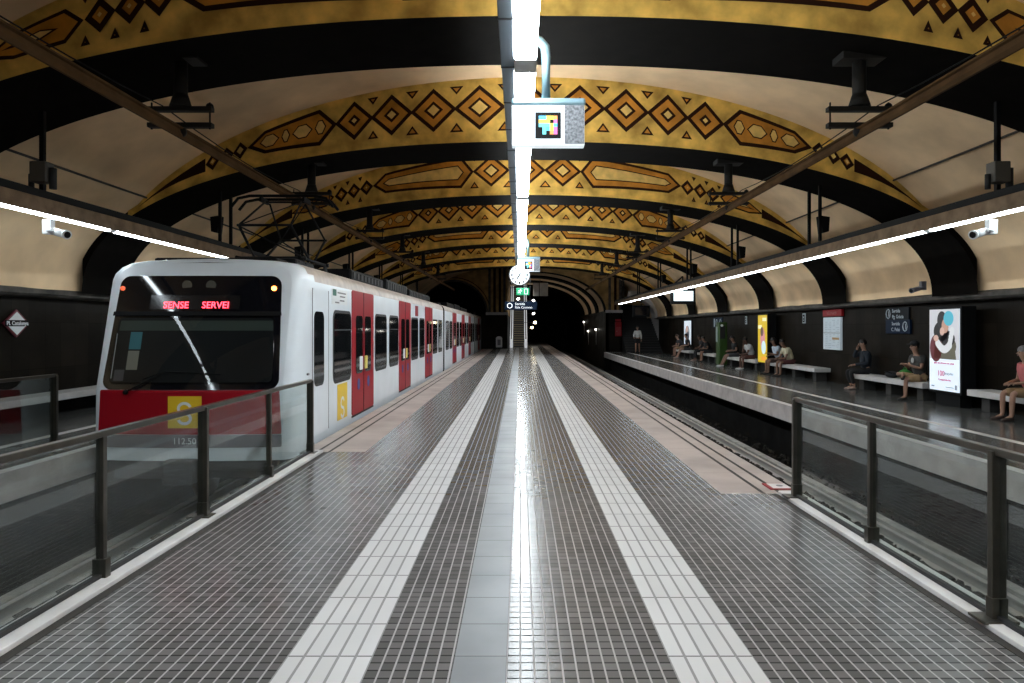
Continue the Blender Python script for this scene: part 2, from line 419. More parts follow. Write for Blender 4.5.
strip(2.06, 2.63, F0, RY, M_tile); strip(-2.66, -2.12, F0, LY, M_tile)
strip(2.06, 2.88, RY, F1, M_band); strip(-2.99, -2.12, LY, F1, M_band)
strip(2.63, 2.9, F0, RY, M_plat_white); strip(-2.93, -2.66, F0, LY, M_plat_white)
strip(-2.12, 2.06, F1, 78, M_slab); strip(2.06, 2.88, F1, 78, M_band)
for x in (2.50, 2.68): mb.box(x - .018, x + .018, RY, 78, -.004, .003, M_groove_kerb_shadow)
for x in (-2.61, -2.78): mb.box(x - .018, x + .018, LY, F1, -.004, .003, M_groove_kerb_shadow)
# body of the island platform under the paving
for xa, xb, ya, yb in ((-2.99, 2.88, F0, 78),):
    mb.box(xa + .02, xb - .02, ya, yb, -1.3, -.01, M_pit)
mb.box(2.84, 2.885, RY, 78, -.2, -.001, M_plat_face)
struct(mb.build('floor', normals=False), 'island platform paved in small dark tiles with two white strips')

# kerbs beneath the glass railings, with a painted shadow strip along the inner foot
mb = MB(); mb.box(2.63, 2.79, F0, RY - .03, 0, .035, M_plat_white, bev=.006); mb.box(2.575, 2.63, F0, RY - .03, 0, .004, M_groove_kerb_shadow)
struct(mb.build('trim_11'), 'pale stone kerb under the right glass railing')
mb = MB(); mb.box(-2.88, -2.68, F0, LY - .03, 0, .035, M_plat_white, bev=.006); mb.box(-2.68, -2.62, F0, LY - .03, 0, .004, M_groove_kerb_shadow)
struct(mb.build('trim_12'), 'pale stone kerb under the left glass railing')

PX = 5.86; PEND = 47.3; WXR = 9.75; WXL = -9.38; LPX = -6.05
mb = MB()
strip(PX, 6.02, F0, PEND, M_plat_white); strip(6.02, 7.3, F0, PEND, M_polish); strip(7.3, 7.46, F0, PEND, M_plat_white); strip(7.46, WXR + .6, F0, PEND + 14, M_polish)
strip(PX, 7.46, PEND, PEND + .3, M_plat_white)
mb.box(PX, PX + .3, F0, PEND + .3, -.36, -.002, M_plat_face)
mb.box(PX + .01, 7.5, PEND + .28, PEND + .3, -.36, -.002, M_plat_face)
mb.box(PX + .45, PX + .6, F0, PEND, -1.3, -.3, M_pit)
mb.box(PX + .0, PX + .45, PEND - .2, PEND + .3, -1.3, -.36, M_pit)
struct(mb.build('floor_right', normals=False), 'polished grey side platform with pale edge, right of the far track')
mb = MB()
strip(LPX - .16, LPX, F0, 60, M_plat_white); strip(-7.3, LPX - .16, F0, 60, M_polish); strip(-7.46, -7.3, F0, 60, M_plat_white); strip(WXL, -7.46, F0, 60, M_polish)
mb.box(LPX - .3, LPX, F0, 60, -.36, -.002, M_plat_face); mb.box(LPX - .6, LPX - .45, F0, 60, -1.3, -.3, M_pit)
struct(mb.build('floor_left', normals=False), 'grey side platform left of the train')
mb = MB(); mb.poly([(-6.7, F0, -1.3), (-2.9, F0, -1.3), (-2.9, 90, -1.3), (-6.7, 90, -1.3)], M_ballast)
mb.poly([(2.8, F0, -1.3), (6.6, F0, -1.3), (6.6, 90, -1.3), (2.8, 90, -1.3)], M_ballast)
M_kerb = mat('track_kerb', (.30, .28, .26), .8, noise=.4, nscale=4)
for s_ in (-1, 1):
    xa, xb = sorted((s_ * 5.30, s_ * 5.46)); mb.box(xa, xb, F0, 90, -1.3, -1.12, M_kerb, bev=.01)
struct(mb.build('floor_track_bed', normals=False), 'dark ballast bed of the two tracks')
# walls of the hall
def wall(name, x, s, y0, y1, label):
    mb = MB(); mb.box(min(x, x + s * .2), max(x, x + s * .2), y0, y1, -.02, 2.32, M_wall)
    return struct(mb.build(name), label)
wall('wall_left', WXL, -1, F0, 55, 'dark brown tiled wall behind the left platform')
wall('wall_right', WXR, 1, F0, 48.0, 'dark brown tiled wall behind the benches')
for nm, x, s, ye in (('trim_13', WXL, -1, 55), ('trim_14', WXR, 1, 48.0)):
    mb = MB(); n = 90
    prof = [(0, 2.28), (-.28, 2.30), (-.34, 2.34), (-.34, 2.42), (-.26, 2.47), (.2, 2.50)]
    rows = []
    for k in range(n + 1):
        y = F0 + (ye - F0) * k / n; rows.append([(x + s * dx, y, z + random.uniform(-.012, .012)) for dx, z in prof])
    mb.grid(rows, M_ledge, smooth=False)
    struct(mb.build(nm, normals=False), 'grimy stone ledge at the foot of the vault')
# wall behind the camera
mb = MB(); mb.box(-10.2, 10.2, YB - .3, YB, -1.3, 7.0, M_wall); struct(mb.build('wall_back'), 'dark wall closing the hall behind the viewpoint')

# ------------------------------------------------------------------ far end
def arch_pts(cx, hw, z0, rise, n=24):
    return [(cx + hw * math.cos(PI * k / n), z0 + rise * math.sin(PI * k / n)) for k in range(n + 1)]
# left facade with a tunnel arch, at 55 m
FD = 55.0
mb = MB(); i = 0
cxl, hwl, zl, rl = -5.35, 2.65, 2.75, 2.65
A = arch_pts(cxl, hwl, zl, rl)
for (xa, za), (xb, zb) in zip(A, A[1:]):
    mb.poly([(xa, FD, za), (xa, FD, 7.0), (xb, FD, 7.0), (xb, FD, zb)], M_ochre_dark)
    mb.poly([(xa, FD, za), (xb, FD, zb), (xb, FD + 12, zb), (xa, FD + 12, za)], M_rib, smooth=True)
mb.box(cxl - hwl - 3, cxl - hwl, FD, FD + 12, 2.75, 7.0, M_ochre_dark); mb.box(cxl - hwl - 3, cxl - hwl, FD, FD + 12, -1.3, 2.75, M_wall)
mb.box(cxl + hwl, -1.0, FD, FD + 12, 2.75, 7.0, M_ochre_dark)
for a, w in ((.0, .16), (.30, .06)):
    R0 = arch_pts(cxl, hwl + a, zl, rl + a); R1 = arch_pts(cxl, hwl + a + w, zl, rl + a + w)
    mb.grid([[(x, FD - .05, z) for x, z in R0], [(x, FD - .05, z) for x, z in R1]], M_ledge if a == 0 else M_dkbrown, smooth=False)
for xx in (-2.45, -2.05, -1.62, -1.25): mb.box(xx - .1, xx + .1, FD - .07, FD, 2.95, 6.9, M_ledge if xx in (-2.45, -1.25) else M_dkbrown, bev=.01)
mb.box(cxl + hwl - .05, -.95, FD - .22, FD + .05, 2.72, 2.95, M_plat_face, bev=.03)
struct(mb.build('wall_far_left', normals=False), 'dim ochre end wall with a tunnel arch above the train')
mb = MB(); mb.box(cxl + hwl - .45, -1.0, FD, FD + 12, -1.3, 2.75, M_wall); struct(mb.build('wall_far_centre'), 'dark pier at the far end of the island platform')
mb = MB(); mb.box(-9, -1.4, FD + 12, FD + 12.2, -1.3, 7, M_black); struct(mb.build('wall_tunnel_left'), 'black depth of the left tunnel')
# right: narrower vault beyond the hall
RD = 48.4
cxr, hwr, zr, rr_ = .9, 5.2, 2.85, 2.85
AR = arch_pts(cxr, hwr, zr, rr_, 36)
mb = MB()
for (xa, za), (xb, zb) in zip(AR, AR[1:]):
    if xb < -.85: break
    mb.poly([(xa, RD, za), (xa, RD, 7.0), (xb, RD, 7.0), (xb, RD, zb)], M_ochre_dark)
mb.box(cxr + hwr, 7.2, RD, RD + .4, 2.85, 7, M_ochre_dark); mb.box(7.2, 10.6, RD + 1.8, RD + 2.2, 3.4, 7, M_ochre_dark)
mb.box(cxr + hwr, 7.2, RD, RD + .4, -1.3, 2.85, M_wall)
for xx in (6.35, 6.75, 7.1): mb.box(xx - .09, xx + .09, RD - .08, RD, 2.95, 6.6, M_dkbrown if xx == 6.75 else M_ledge, bev=.01)
mb.box(6.05, 7.25, RD - .25, RD, 2.75, 2.95, M_plat_face, bev=.03)
struct(mb.build('wall_far_right', normals=False), 'ochre end wall around the right tunnel vault')
mb = MB(); seg = [(0, M_rib, .0), (1.4, M_plaster, .12), (5.2, M_rib, .0), (7.0, M_plaster, .12), (10.8, M_rib, 0), (12.6, M_plaster, .12), (17, M_rib, 0), (40, None, 0)]
for (a, m, off), (b, _, _) in zip(seg, seg[1:]):
    Q = [(x, z) for x, z in arch_pts(cxr, hwr + off, zr, rr_ + off, 36) if x > -.95]
    mb.grid([[(x, RD + a, z) for x, z in Q], [(x, RD + b, z) for x, z in Q]], m)
mb.box(cxr + hwr, cxr + hwr + .2, RD, RD + 40, -1.3, 2.9, M_wall)
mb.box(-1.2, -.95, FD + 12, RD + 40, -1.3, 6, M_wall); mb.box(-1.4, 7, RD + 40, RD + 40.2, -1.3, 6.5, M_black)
struct(mb.build('ceiling_tunnel', normals=False), 'narrower ribbed vault leading to the right tunnel')
# stairwell at the end of the right platform
mb = MB()
SX0, SX1, SY = 7.25, 9.74, 46.65
for k in range(20): mb.box(SX0, SX1, SY + .30 * k, SY + .30 * (k + 1) + .02, 0, .165 * (k + 1), M_dkgrey, bev=.008)
struct(mb.build('stairs', normals=True), 'dark steps rising behind the standing passenger')
mb = MB(); mb.box(9.75, 9.95, 48.0, 62, -.02, 2.5, M_plat_white); mb.box(9.75, 9.95, 48.0, 62, 2.5, 7, M_wall); mb.box(7.1, 7.25, RD, 62, -.02, 7, M_wall); mb.box(7.1, 9.95, 55.5, 55.8, 2, 7, M_wall)
struct(mb.build('wall_stairwell'), 'white side wall of the stairwell')
# pale curved soffit over the stair opening
mb = MB(); P0 = [(9.75 - 2.3 * (1 - math.cos(PI / 2 * k / 12)), 2.5 + 1.75 * math.sin(PI / 2 * k / 12)) for k in range(13)]
P1 = [(9.75 - 1.95 * (1 - math.cos(PI / 2 * k / 12)) - .42, 2.35 + 1.5 * math.sin(PI / 2 * k / 12)) for k in range(13)]
mb.grid([[(x, 47.0, z) for x, z in P0], [(x, 47.0, z) for x, z in P1]], M_plat_white); mb.grid([[(x, 47.0, z) for x, z in P1], [(x, 48.4, z) for x, z in P1]], M_plat_white)
struct(mb.build('trim_15', normals=False), 'pale curved arch edge over the stairs')

sla = thing('stair_lamp', 'lamp glowing inside the stairwell at the end of the right platform', 'lamp', (8.5, 50.2, 4.3))
mb = MB(); mb.box(-.1, .1, -.5, .5, -.05, .03, mat('stair_glow', (1, 1, 1), .5, emit=(.95, .97, 1), estr=40), bev=.02); mb.build('diffuser', parent=sla)
mb = MB(); mb.box(-.14, .14, -.55, .55, .03, .10, M_white, bev=.01); mb.cyl((0, 0, .1), (0, 0, 1.2), .02, n=8, m=M_dkgrey); mb.build('lamp_housing', parent=sla)

# ------------------------------------------------------------------ tracks
def rail_mb():
    mb = MB(); prof = [(-.07, 0), (.07, 0), (.07, .012), (.012, .035), (.012, .115), (.035, .125), (.035, .155), (-.035, .155), (-.035, .125), (-.012, .115), (-.012, .035), (-.07, .012)]
    mb.prism([(x, F0, z) for x, z in prof], (0, 92, 0), M_rail); return mb
r0 = None
for x, lab in ((3.75, 'steel running rail beside the island platform edge, right track'), (5.18, 'steel running rail nearest the right side platform'),
               (-3.82, 'steel running rail beneath the near side of the train'), (-5.24, 'steel running rail nearest the left side platform')):
    if r0 is None: r0 = rail_mb().build('track_rail'); o = r0
    else: o = r0.copy(); COL.objects.link(o)
    o.location = (x, 0, -1.28); tag(o, lab, 'rail', 'running rails')
mb = MB(); mb.box(-1.15, 1.15, -.12, .12, 0, .14, M_sleeper, bev=.015); sl = mb.build('track_sleeper')
n = 0
for cx, nm in ((4.47, 'right'), (-4.53, 'left')):
    for k in range(46 if cx > 0 else 22):
        y = (3.0 if cx > 0 else .6) + .65 * k; o = sl if n == 0 else sl.copy()
        if n: COL.objects.link(o)
        o.location = (cx, y, -1.395); n += 1
        tag(o, 'concrete sleeper under the %s' % ('empty right track beyond the railing' if cx > 0 else 'left track in front of the train'), 'sleeper', 'sleepers of the %s track' % nm)
# gravel, uncountable
mb = MB()
for k in range(2600):
    y = random.uniform(3, 42); x = random.choice((random.uniform(5.28, 6.1), random.uniform(4.9, 5.1), random.uniform(4.2, 5.1))); r = random.uniform(.025, .055)
    t = bmesh.new(); bmesh.ops.create_icosphere(t, subdivisions=1, radius=r)
    for v in t.verts: v.co = Vector((v.co.x * random.uniform(.7, 1.2), v.co.y * random.uniform(.7, 1.2), v.co.z * .7)) + Vector((x, y, -1.27 + random.uniform(-.02, .03)))
    mb._merge(t, M_sleeper)
o = mb.build('track_gravel', normals=False); o['kind'] = 'stuff'; o['label'] = 'gravel scattered around the right track'; o['category'] = 'gravel'

# ------------------------------------------------------------------ glass railings
def railing(name, label, x, ypos, majors, s, facing_in, h=1.0, y_lo=None):
    """ypos: post positions (ascending); s: +1 right side, -1 left side"""
    t = thing(name, label, 'railing', (x, ypos[-1], 0))
    L = ypos[-1]
    def bx(x0, x1, y0, y1, z0, z1, nm, m, bev=.004, par=None):
        mb = MB(); mb.box(x0, x1, y0 - L, y1 - L, z0, z1, m, bev=bev); return mb.build(nm, parent=par or t)
    for y, mj in zip(ypos, majors):
        w = .042 if mj else .026
        p = bx(-w, w, y - .022, y + .022, .03, h - .005, 'post', M_postm)
        b = bx(-.046, .046, y - .03, y + .03, .03, .16, 'post_shoe', M_postm, par=p)
        if mj: bx(-.12, .08, y - .075, y + .075, .028, .045, 'base_plate', M_postm, par=p)
    for a, b in zip(ypos, ypos[1:]):
        bx(-.006, .006, a + .03, b - .03, .06, h - .025, 'glass_panel', M_glass, bev=.0)
    bx(-.028, .028, ypos[0] - .02, L + .03, h - .03, h + .012, 'handrail', M_postm, bev=.006)
    bx(-.02, .02, ypos[0] - .02, L + .02, .035, .062, 'bottom_rail', M_dkgrey)
    return t
railing('glass_railing', 'steel and glass railing along the right edge of the island platform', 2.73, [-.35, 1.07, 2.49, 3.91, 5.30, 6.74], [0, 1, 0, 1, 0, 1], 1, 1)
railing('glass_railing', 'steel and glass railing in front of the train on the left', -2.80, [-1.45, .05, 1.55, 3.06, 4.57, 6.04, 7.62, 9.12], [0, 1, 0, 1, 0, 1, 0, 1], -1, 1)
railing('glass_railing', 'glass railing on the far left platform, ending beside the train nose', -6.32, [4.6, 6.2, 7.75, 9.27], [0, 1, 0, 1], -1, 1, h=1.06)

# ------------------------------------------------------------------ the train
TX = -4.53; HW = 1.40; FY = 9.32; CARL = 18.5
train = thing('metro_train', 'white and red metro train standing at the left of the island platform', 'train', (TX, FY, -1.1))
def tb(mb, name, m=None, parent=train, **k):
    o = mb.build(name, m, **k); o.parent = parent
    if parent is train: o.matrix_parent_inverse = Matrix.Translation((-TX, -FY, 1.1))
    else: o.matrix_parent_inverse = Matrix.Identity(4)
    return o
def tsub(mb, name, m, parent, **k):   # sub-part written in world coordinates, parent origin = train origin frame
    o = mb.build(name, m, **k); o.parent = parent
    return o
PROF = [(HW - .02, -.12), (HW, .0), (HW, .45), (HW, .85), (HW, 1.4), (HW, 2.0), (HW, 2.40), (HW - .02, 2.50), (HW - .08, 2.59), (HW - .2, 2.655), (HW - .45, 2.69), (HW - .9, 2.71), (0, 2.72)]
def rake(z): return .255 * max(0, z - .82) + (.5 * max(0, z - 2.45))
def fy(x, z): return FY + rake(z) + .10 * ((x - TX) / HW) ** 2
def car(y0, cab):
    y1 = y0 + CARL; rows = []
    full = PROF + [(-x, z) for x, z in PROF[-2::-1]]
    def ring(sx, dz, dy, cabring):
        r = []
        for x, z in full:
            xx = TX + x * sx; zz = z - dz * max(0, (z - 1.8) / .93)
            r.append((xx, (fy(xx, zz) + dy) if cabring else dy, zz))
        return r
    mb = MB()
    if cab:
        R = [ring(.90, .075, .0, True), ring(.945, .03, .015, True), ring(.98, .008, .09, True), ring(1, 0, .26, True), ring(1, 0, y0 + 1.1, False)]
    else:
        R = [ring(1, 0, y0, False)]
    for k in range(1, 5): R.append(ring(1, 0, y0 + 1.1 + (y1 - y0 - 1.1) * k / 4, False))
    i_w, i_r = mb.mi(M_train_white), mb.mi(M_train_roof)
    mb.grid(R, M_train_white)
    for f in mb.bm.faces:
        c = f.calc_center_median()
        if c.z > 2.44 and c.y > y0 + .95: f.material_index = i_r
    # front cap
    n = len(PROF); r0 = R[0]
    if cab:
        rowsf = []
        for j in range(n):
            xr, yr, zr_ = r0[j]; xl = r0[len(full) - 1 - j][0]
            rowsf.append([(xl + (xr - xl) * q / 12, fy(xl + (xr - xl) * q / 12, zr_), zr_) for q in range(13)])
        mb.grid(rowsf[:-1], M_train_white)
    else:
        mb.poly(R[0][::-1], M_train_dark)
    mb.poly(R[-1], M_train_dark)
    return tb(mb, 'car_body', normals=True)
SXD = TX + HW      # platform-side plane of the train
def rrect(y0, y1, z0, z1, r, n=5):
    pts = []
    for cy, cz, a0 in ((y1 - r, z1 - r, 0), (y0 + r, z1 - r, PI / 2), (y0 + r, z0 + r, PI), (y1 - r, z0 + r, 1.5 * PI)):
        for k in range(n + 1): a = a0 + PI / 2 * k / n; pts.append((cy + r * math.cos(a), cz + r * math.sin(a)))
    return pts
def sidepanel(y0, y1, z0, z1, r, th, m, name, parent=train, off=0.0):
    mb = MB(); mb.prism([(SXD + off, y, z) for y, z in rrect(y0, y1, z0, z1, r)], (th, 0, 0), m)
    o = mb.build(name, parent=parent)
    if parent is train: o.matrix_parent_inverse = Matrix.Translation((-TX, -FY, 1.1))
    return o
M_door_edge = mat('door_rubber', (.02, .005, .006), .6)
def door(yc):
    d = sidepanel(yc - .93, yc + .93, .06, 2.40, .06, .012, M_train_red, 'door')
    for s in (-1, 1):
        sidepanel(yc + (s - 1) * .42 + .08, yc + (s + 1) * .42 - .08, 1.0, 1.92, .07, .008, M_window, 'door_window', d, .012) if False else None
        a, b = (yc - .64, yc - .1) if s < 0 else (yc + .1, yc + .64)
        sidepanel(a, b, .82, 1.93, .09, .006, M_window, 'door_window', d, .0125)
        hm = M_ink if s < 0 else mat('door_button_yellow', (.75, .60, .12), .4)
        a2 = yc - .66 if s < 0 else yc + .12
        sidepanel(yc - .12 - .24 if s < 0 else yc + .05, yc - .12 if s < 0 else yc + .29, .88, 1.14, .02, .006, hm, 'door_notice', d, .019)
        sidepanel(yc + s * .42 - .10, yc + s * .42 + .10, .50, .72, .09, .004, mat('door_sticker', (.03, .06, .25), .5), 'door_sticker', d, .0125)
    sidepanel(yc - .012, yc + .012, .06, 2.40, .005, .006, M_door_edge, 'door_seal', d, .0125)
    sidepanel(yc - .93, yc + .93, .02, .055, .01, .008, M_train_dark, 'door_sill', d)
    return d
def window(y0, y1, z0=.80, z1=1.95):
    w = sidepanel(y0 - .05, y1 + .05, z0 - .05, z1 + .05, .16, .006, M_train_dark, 'window_frame')
    sidepanel(y0, y1, z0, z1, .13, .006, M_window, 'window_pane', w, .0065)
    sidepanel(y0, y1, z1 - .30, z1 - .28, .004, .004, M_train_dark, 'window_bar', w, .0128)
for ci in range(3):
    y0 = FY + 19.0 * ci
    if ci == 2: CARL = 14.0
    car(y0 if ci else FY, ci == 0)
    for dc in (4.3, 9.25, 14.1):
        if y0 + dc > 56: continue
        door(y0 + dc)
    wins = [(5.45, 6.65), (7.05, 8.2), (10.35, 11.6), (11.95, 13.0), (15.2, 16.5), (16.85, 18.05)]
    if ci == 0: wins += [(2.15, 3.28)]
    else: wins += [(.45, 1.65), (2.0, 3.15)]
    for a, b in wins:
        if y0 + b < 55.5: window(y0 + a, y0 + b)
CARL = 18.5
for y in (27.82, 46.82):
    mb = MB(); mb.box(TX - 1.2, TX + 1.2, y, y + .5, -.1, 2.5, M_train_dark, bev=.05); tb(mb, 'gangway_bellows')
# red destination plate, operator plate, cab door outline and window
sidepanel(20.4, 20.95, 2.05, 2.36, .02, .008, M_train_red, 'destination_plate')
op = sidepanel(11.35, 12.35, 2.1, 2.36, .02, .004, M_white, 'operator_plate')
sidepanel(11.4, 11.62, 2.24, 2.35, .01, .003, mat('plate_green', (.02, .12, .08), .5), 'plate_emblem', op, .005)
for i, (a, b, z) in enumerate(((11.7, 12.25, 2.30), (11.85, 12.2, 2.24), (11.85, 12.15, 2.17), (11.55, 11.8, 2.13))): sidepanel(a, b, z - .012, z + .012, .004, .003, M_train_grey, 'plate_line', op, .005)
cd = sidepanel(10.28, 11.12, .04, 2.30, .08, .010, M_train_white, 'cab_door')
o = cd
sidepanel(10.34, 10.86, .80, 1.95, .12, .006, M_window, 'cab_door_window', cd, .0105)
for y in (10.27, 11.13): sidepanel(y - .008, y + .008, .06, 2.30, .003, .004, M_train_grey, 'cab_door_seam', cd, .0085)
sidepanel(10.02, 10.09, 1.0, 1.03, .01, .02, M_train_grey, 'cab_step_handle')
# yellow logo on the side with a white swirl
def swirl(mb, fn, w, m, sc):
    """a white S made of two arcs; fn maps (u,v) to 3D"""
    pts = []
    for k in range(25):
        t = k / 24; a = PI * .08 + t * PI * 1.42
        pts.append((math.cos(a) * .5, .42 + math.sin(a) * .42))
    p2 = [(-u, -v) for u, v in pts[::-1]]
    path = pts + p2
    q0, q1 = [], []
    for k, (u, v) in enumerate(path):
        a, b = path[max(0, k - 1)], path[min(len(path) - 1, k + 1)]; dx, dy = b[0] - a[0], b[1] - a[1]; l = math.hypot(dx, dy) or 1
        q0.append(fn((u - dy / l * w) * sc, (v + dx / l * w) * sc)); q1.append(fn((u + dy / l * w) * sc, (v - dx / l * w) * sc))
    mb.grid([q0, q1], m, smooth=False)
lg = sidepanel(11.70, 12.36, .10, .72, .01, .004, M_train_yellow, 'side_logo')
mb = MB(); swirl(mb, lambda u, v: (SXD + .0055, 12.03 + u, .30 + v), .13, M_ink, .2); mb.build('logo_swirl', parent=lg, normals=False)

# front: panels follow the curved, raked nose
def fpanel(name, xl, xr, z0, z1, m, off, r=.08, parent=train, nz=16, nx=14, th=.008):
    """xl/xr may be (at z0, at z1) pairs"""
    xl = xl if isinstance(xl, tuple) else (xl, xl); xr = xr if isinstance(xr, tuple) else (xr, xr)
    zs = sorted(set([z0 + (z1 - z0) * k / nz for k in range(nz + 1)] + [z0 + r * (1 - math.cos(a * PI / 12)) for a in range(7)] + [z1 - r * (1 - math.cos(a * PI / 12)) for a in range(7)] + ([.82] if z0 < .82 < z1 else [])))
    rows = []
    for z in zs:
        f = (z - z0) / (z1 - z0); ins = 0
        for e in (z - z0, z1 - z):
            if e < r: ins = max(ins, r - math.sqrt(max(0, r * r - (r - e) ** 2)))
        a, b = xl[0] + (xl[1] - xl[0]) * f + ins, xr[0] + (xr[1] - xr[0]) * f - ins
        rows.append([(a + (b - a) * q / nx, fy(a + (b - a) * q / nx, z) - off, z) for q in range(nx + 1)])
    mb = MB(); mb.grid(rows, m)
    mb.grid([rows[0], [(x, y + th, z) for x, y, z in rows[0]]], m); mb.grid([rows[-1], [(x, y + th, z) for x, y, z in rows[-1]]], m)
    mb.grid([[r_[0] for r_ in rows], [(r_[0][0], r_[0][1] + th, r_[0][2]) for r_ in rows]], m); mb.grid([[r_[-1] for r_ in rows], [(r_[-1][0], r_[-1][1] + th, r_[-1][2]) for r_ in rows]], m)
    o = mb.build(name, parent=parent, normals=False)
    if parent is train: o.matrix_parent_inverse = Matrix.Translation((-TX, -FY, 1.1))
    return o
GL, GR = (-5.76, -5.70), (-3.32, -3.41)
mask = fpanel('nose_mask', GL, GR, .85, 2.44, M_blackgloss, .012, r=.14)
fpanel('red_apron', (-5.80, -5.77), (-3.28, -3.31), .24, .845, M_train_red, .011, r=.02)
fpanel('grey_apron', -5.80, -3.28, .06, .235, M_train_grey, .010, r=.02)
# windshield: the dark cab seen through glass is built as a shallow box with the pane in front
fpanel('cab_interior', (-5.66, -5.64), (-3.42, -3.47), .95, 1.84, mat('cab_darkness', (.010, .010, .011), .6), .014, r=.06, parent=mask)
fpanel('sun_blind', (-5.62, -5.61), (-3.46, -3.48), 1.66, 1.80, mat('sun_blind_green', (.10, .13, .11), .6), .018, r=.01, parent=mask)
fpanel('blue_notice', -5.44, -5.27, 1.40, 1.64, M_paper_blue, .018, r=.005, parent=mask)
fpanel('tan_notice', -5.44, -5.28, 1.12, 1.38, M_paper_tan, .018, r=.005, parent=mask)
fpanel('grey_dash_box', -5.60, -5.46, .97, 1.12, M_train_grey, .018, r=.01, parent=mask)
fpanel('cab_light_strip', -5.645, -5.635, 1.0, 1.62, M_ink, .018, r=.003, parent=mask)
ws = fpanel('windshield', (-5.68, -5.65), (-3.40, -3.46), .93, 1.86, M_wshield, .030, r=.08, th=.006)
fpanel('mask_divider', (-5.74, -5.73), (-3.36, -3.37), 1.87, 1.93, M_black, .035, r=.01)
fpanel('led_box', -5.22, -3.95, 1.96, 2.16, mat('led_box_glass', (.012, .012, .012), .15), .016, r=.01, parent=mask)
for word, lx in (('SENSE', -4.835), ('SERVEI', -4.28)):
    me = text(word, .135, M_led, (lx, 0, 0), '-Y', name='led_word', sx=.98, parent=mask)
    me.location = (lx, fy(lx, 2.02) - .03, 2.015); me.rotation_euler = (PI / 2 - math.atan(.255), 0, 0)
for x, lit in ((-3.50, 1), (-5.66, 1)):
    mb = MB(); mb.sphere((x, fy(x, 2.26) - .02, 2.26), .034, M_amber if x > -4 else mat('dim_red_lamp', (.5, .06, .04), .3, emit=(1, .15, .05), estr=.5), sc=(1.1, .4, 1)); tb(mb, 'marker_lamp')
for x in (-4.72, -4.38):
    mb = MB(); mb.cyl((x, fy(x, 2.30) - .02, 2.30), (x, fy(x, 2.3) + .01, 2.30), .07, n=20, m=mat('headlamp_glass', (.07, .07, .06), .1)); tb(mb, 'headlamp')
fl = fpanel('front_logo', -4.80, -4.34, .33, .765, M_train_yellow, .016, r=.005)
mb = MB(); swirl(mb, lambda u, v: (-4.57 + u, fy(-4.57 + u, .5) - .021, .53 + v), .12, M_ink, .165); mb.build('logo_swirl', parent=fl, normals=False)
me = text('112.50', .12, M_ink, (-4.57, fy(-4.57, .15) - .022, .15), '-Y', name='fleet_number', parent=train); me.matrix_parent_inverse = Matrix.Translation((-TX, -FY, 1.1))
# wiper
mb = MB(); a = Vector((-5.38, fy(-5.38, .84) - .05, .82)); b = Vector((-4.85, fy(-4.85, 1.06) - .06, 1.10)); c = Vector((-4.1, fy(-4.1, 1.12) - .05, 1.06))
mb.tube([a, b], .012, 6, M_black); mb.tube([(-5.15, fy(-5.15, 1.0) - .05, 1.0), b, c], .010, 6, M_black); mb.sphere(a, .035, M_black)
tb(mb, 'wiper')
# bumper, coupler, skirts, bogies
mb = MB(); mb.box(TX - 1.2, TX + 1.2, FY + .12, FY + .5, -.28, .05, M_train_dark, bev=.03); mb.cyl((TX, FY - .25, -.22), (TX, FY + .4, -.22), .11, n=16, m=M_train_dark); mb.box(TX - .2, TX + .2, FY - .32, FY - .1, -.38, -.06, M_train_dark, bev=.03)
tb(mb, 'coupler')
for k, y in enumerate((FY + 3.2, FY + 15.2, FY + 22.2, FY + 34.2)):
    mb = MB()
    for dy in (-1.1, 1.1):
        for sx in (-.71, .71): mb.cyl((TX + sx - .065, y + dy, -.68), (TX + sx + .065, y + dy, -.68), .43, n=24, m=M_train_dark)
        mb.cyl((TX - .7, y + dy, -.68), (TX + .7, y + dy, -.68), .08, m=M_train_dark)
    for sx in (-.95, .95): mb.box(TX + sx - .1, TX + sx + .1, y - 1.6, y + 1.6, -.75, -.45, M_train_dark, bev=.03)
    tb(mb, 'bogie')
for k in range(3):
    y = FY + 19 * k; mb = MB(); mb.box(TX - 1.25, TX + 1.32, y + .4, y + (18.3 if k < 2 else 13.5), -.45, -.1, M_train_dark, bev=.02)
    for q in range(4): mb.box(TX - 1.0, TX + 1.2, y + 5 + q * 2.2, y + 6.6 + q * 2.2, -.8, -.4, M_train_dark, bev=.03)
    tb(mb, 'underframe')
# roof equipment
mb = MB()
mb.box(TX - 1.0, TX + .86, FY + 1.0, FY + 1.5, 2.66, 2.76, M_black, bev=.03)
tb(mb, 'roof_rail')
for k in range(3):
    y = FY + 19 * k
    for a, b, h in ((1.6, 2.6, .12), (5.2, 8.6, .26), (9.0, 12.4, .32), (12.8, 17.9, .26)):
        if y + b > 56: continue
        mb = MB(); mb.box(TX - .95, TX + .95, y + a, y + b, 2.66, 2.70 + h, M_black, bev=.06)
        for q in range(int((b - a) / .35)): mb.box(TX + .95, TX + .965, y + a + .12 + q * .35, y + a + .3 + q * .35, 2.76, 2.68 + h * .8, M_train_dark)
        tb(mb, 'roof_equipment_box')
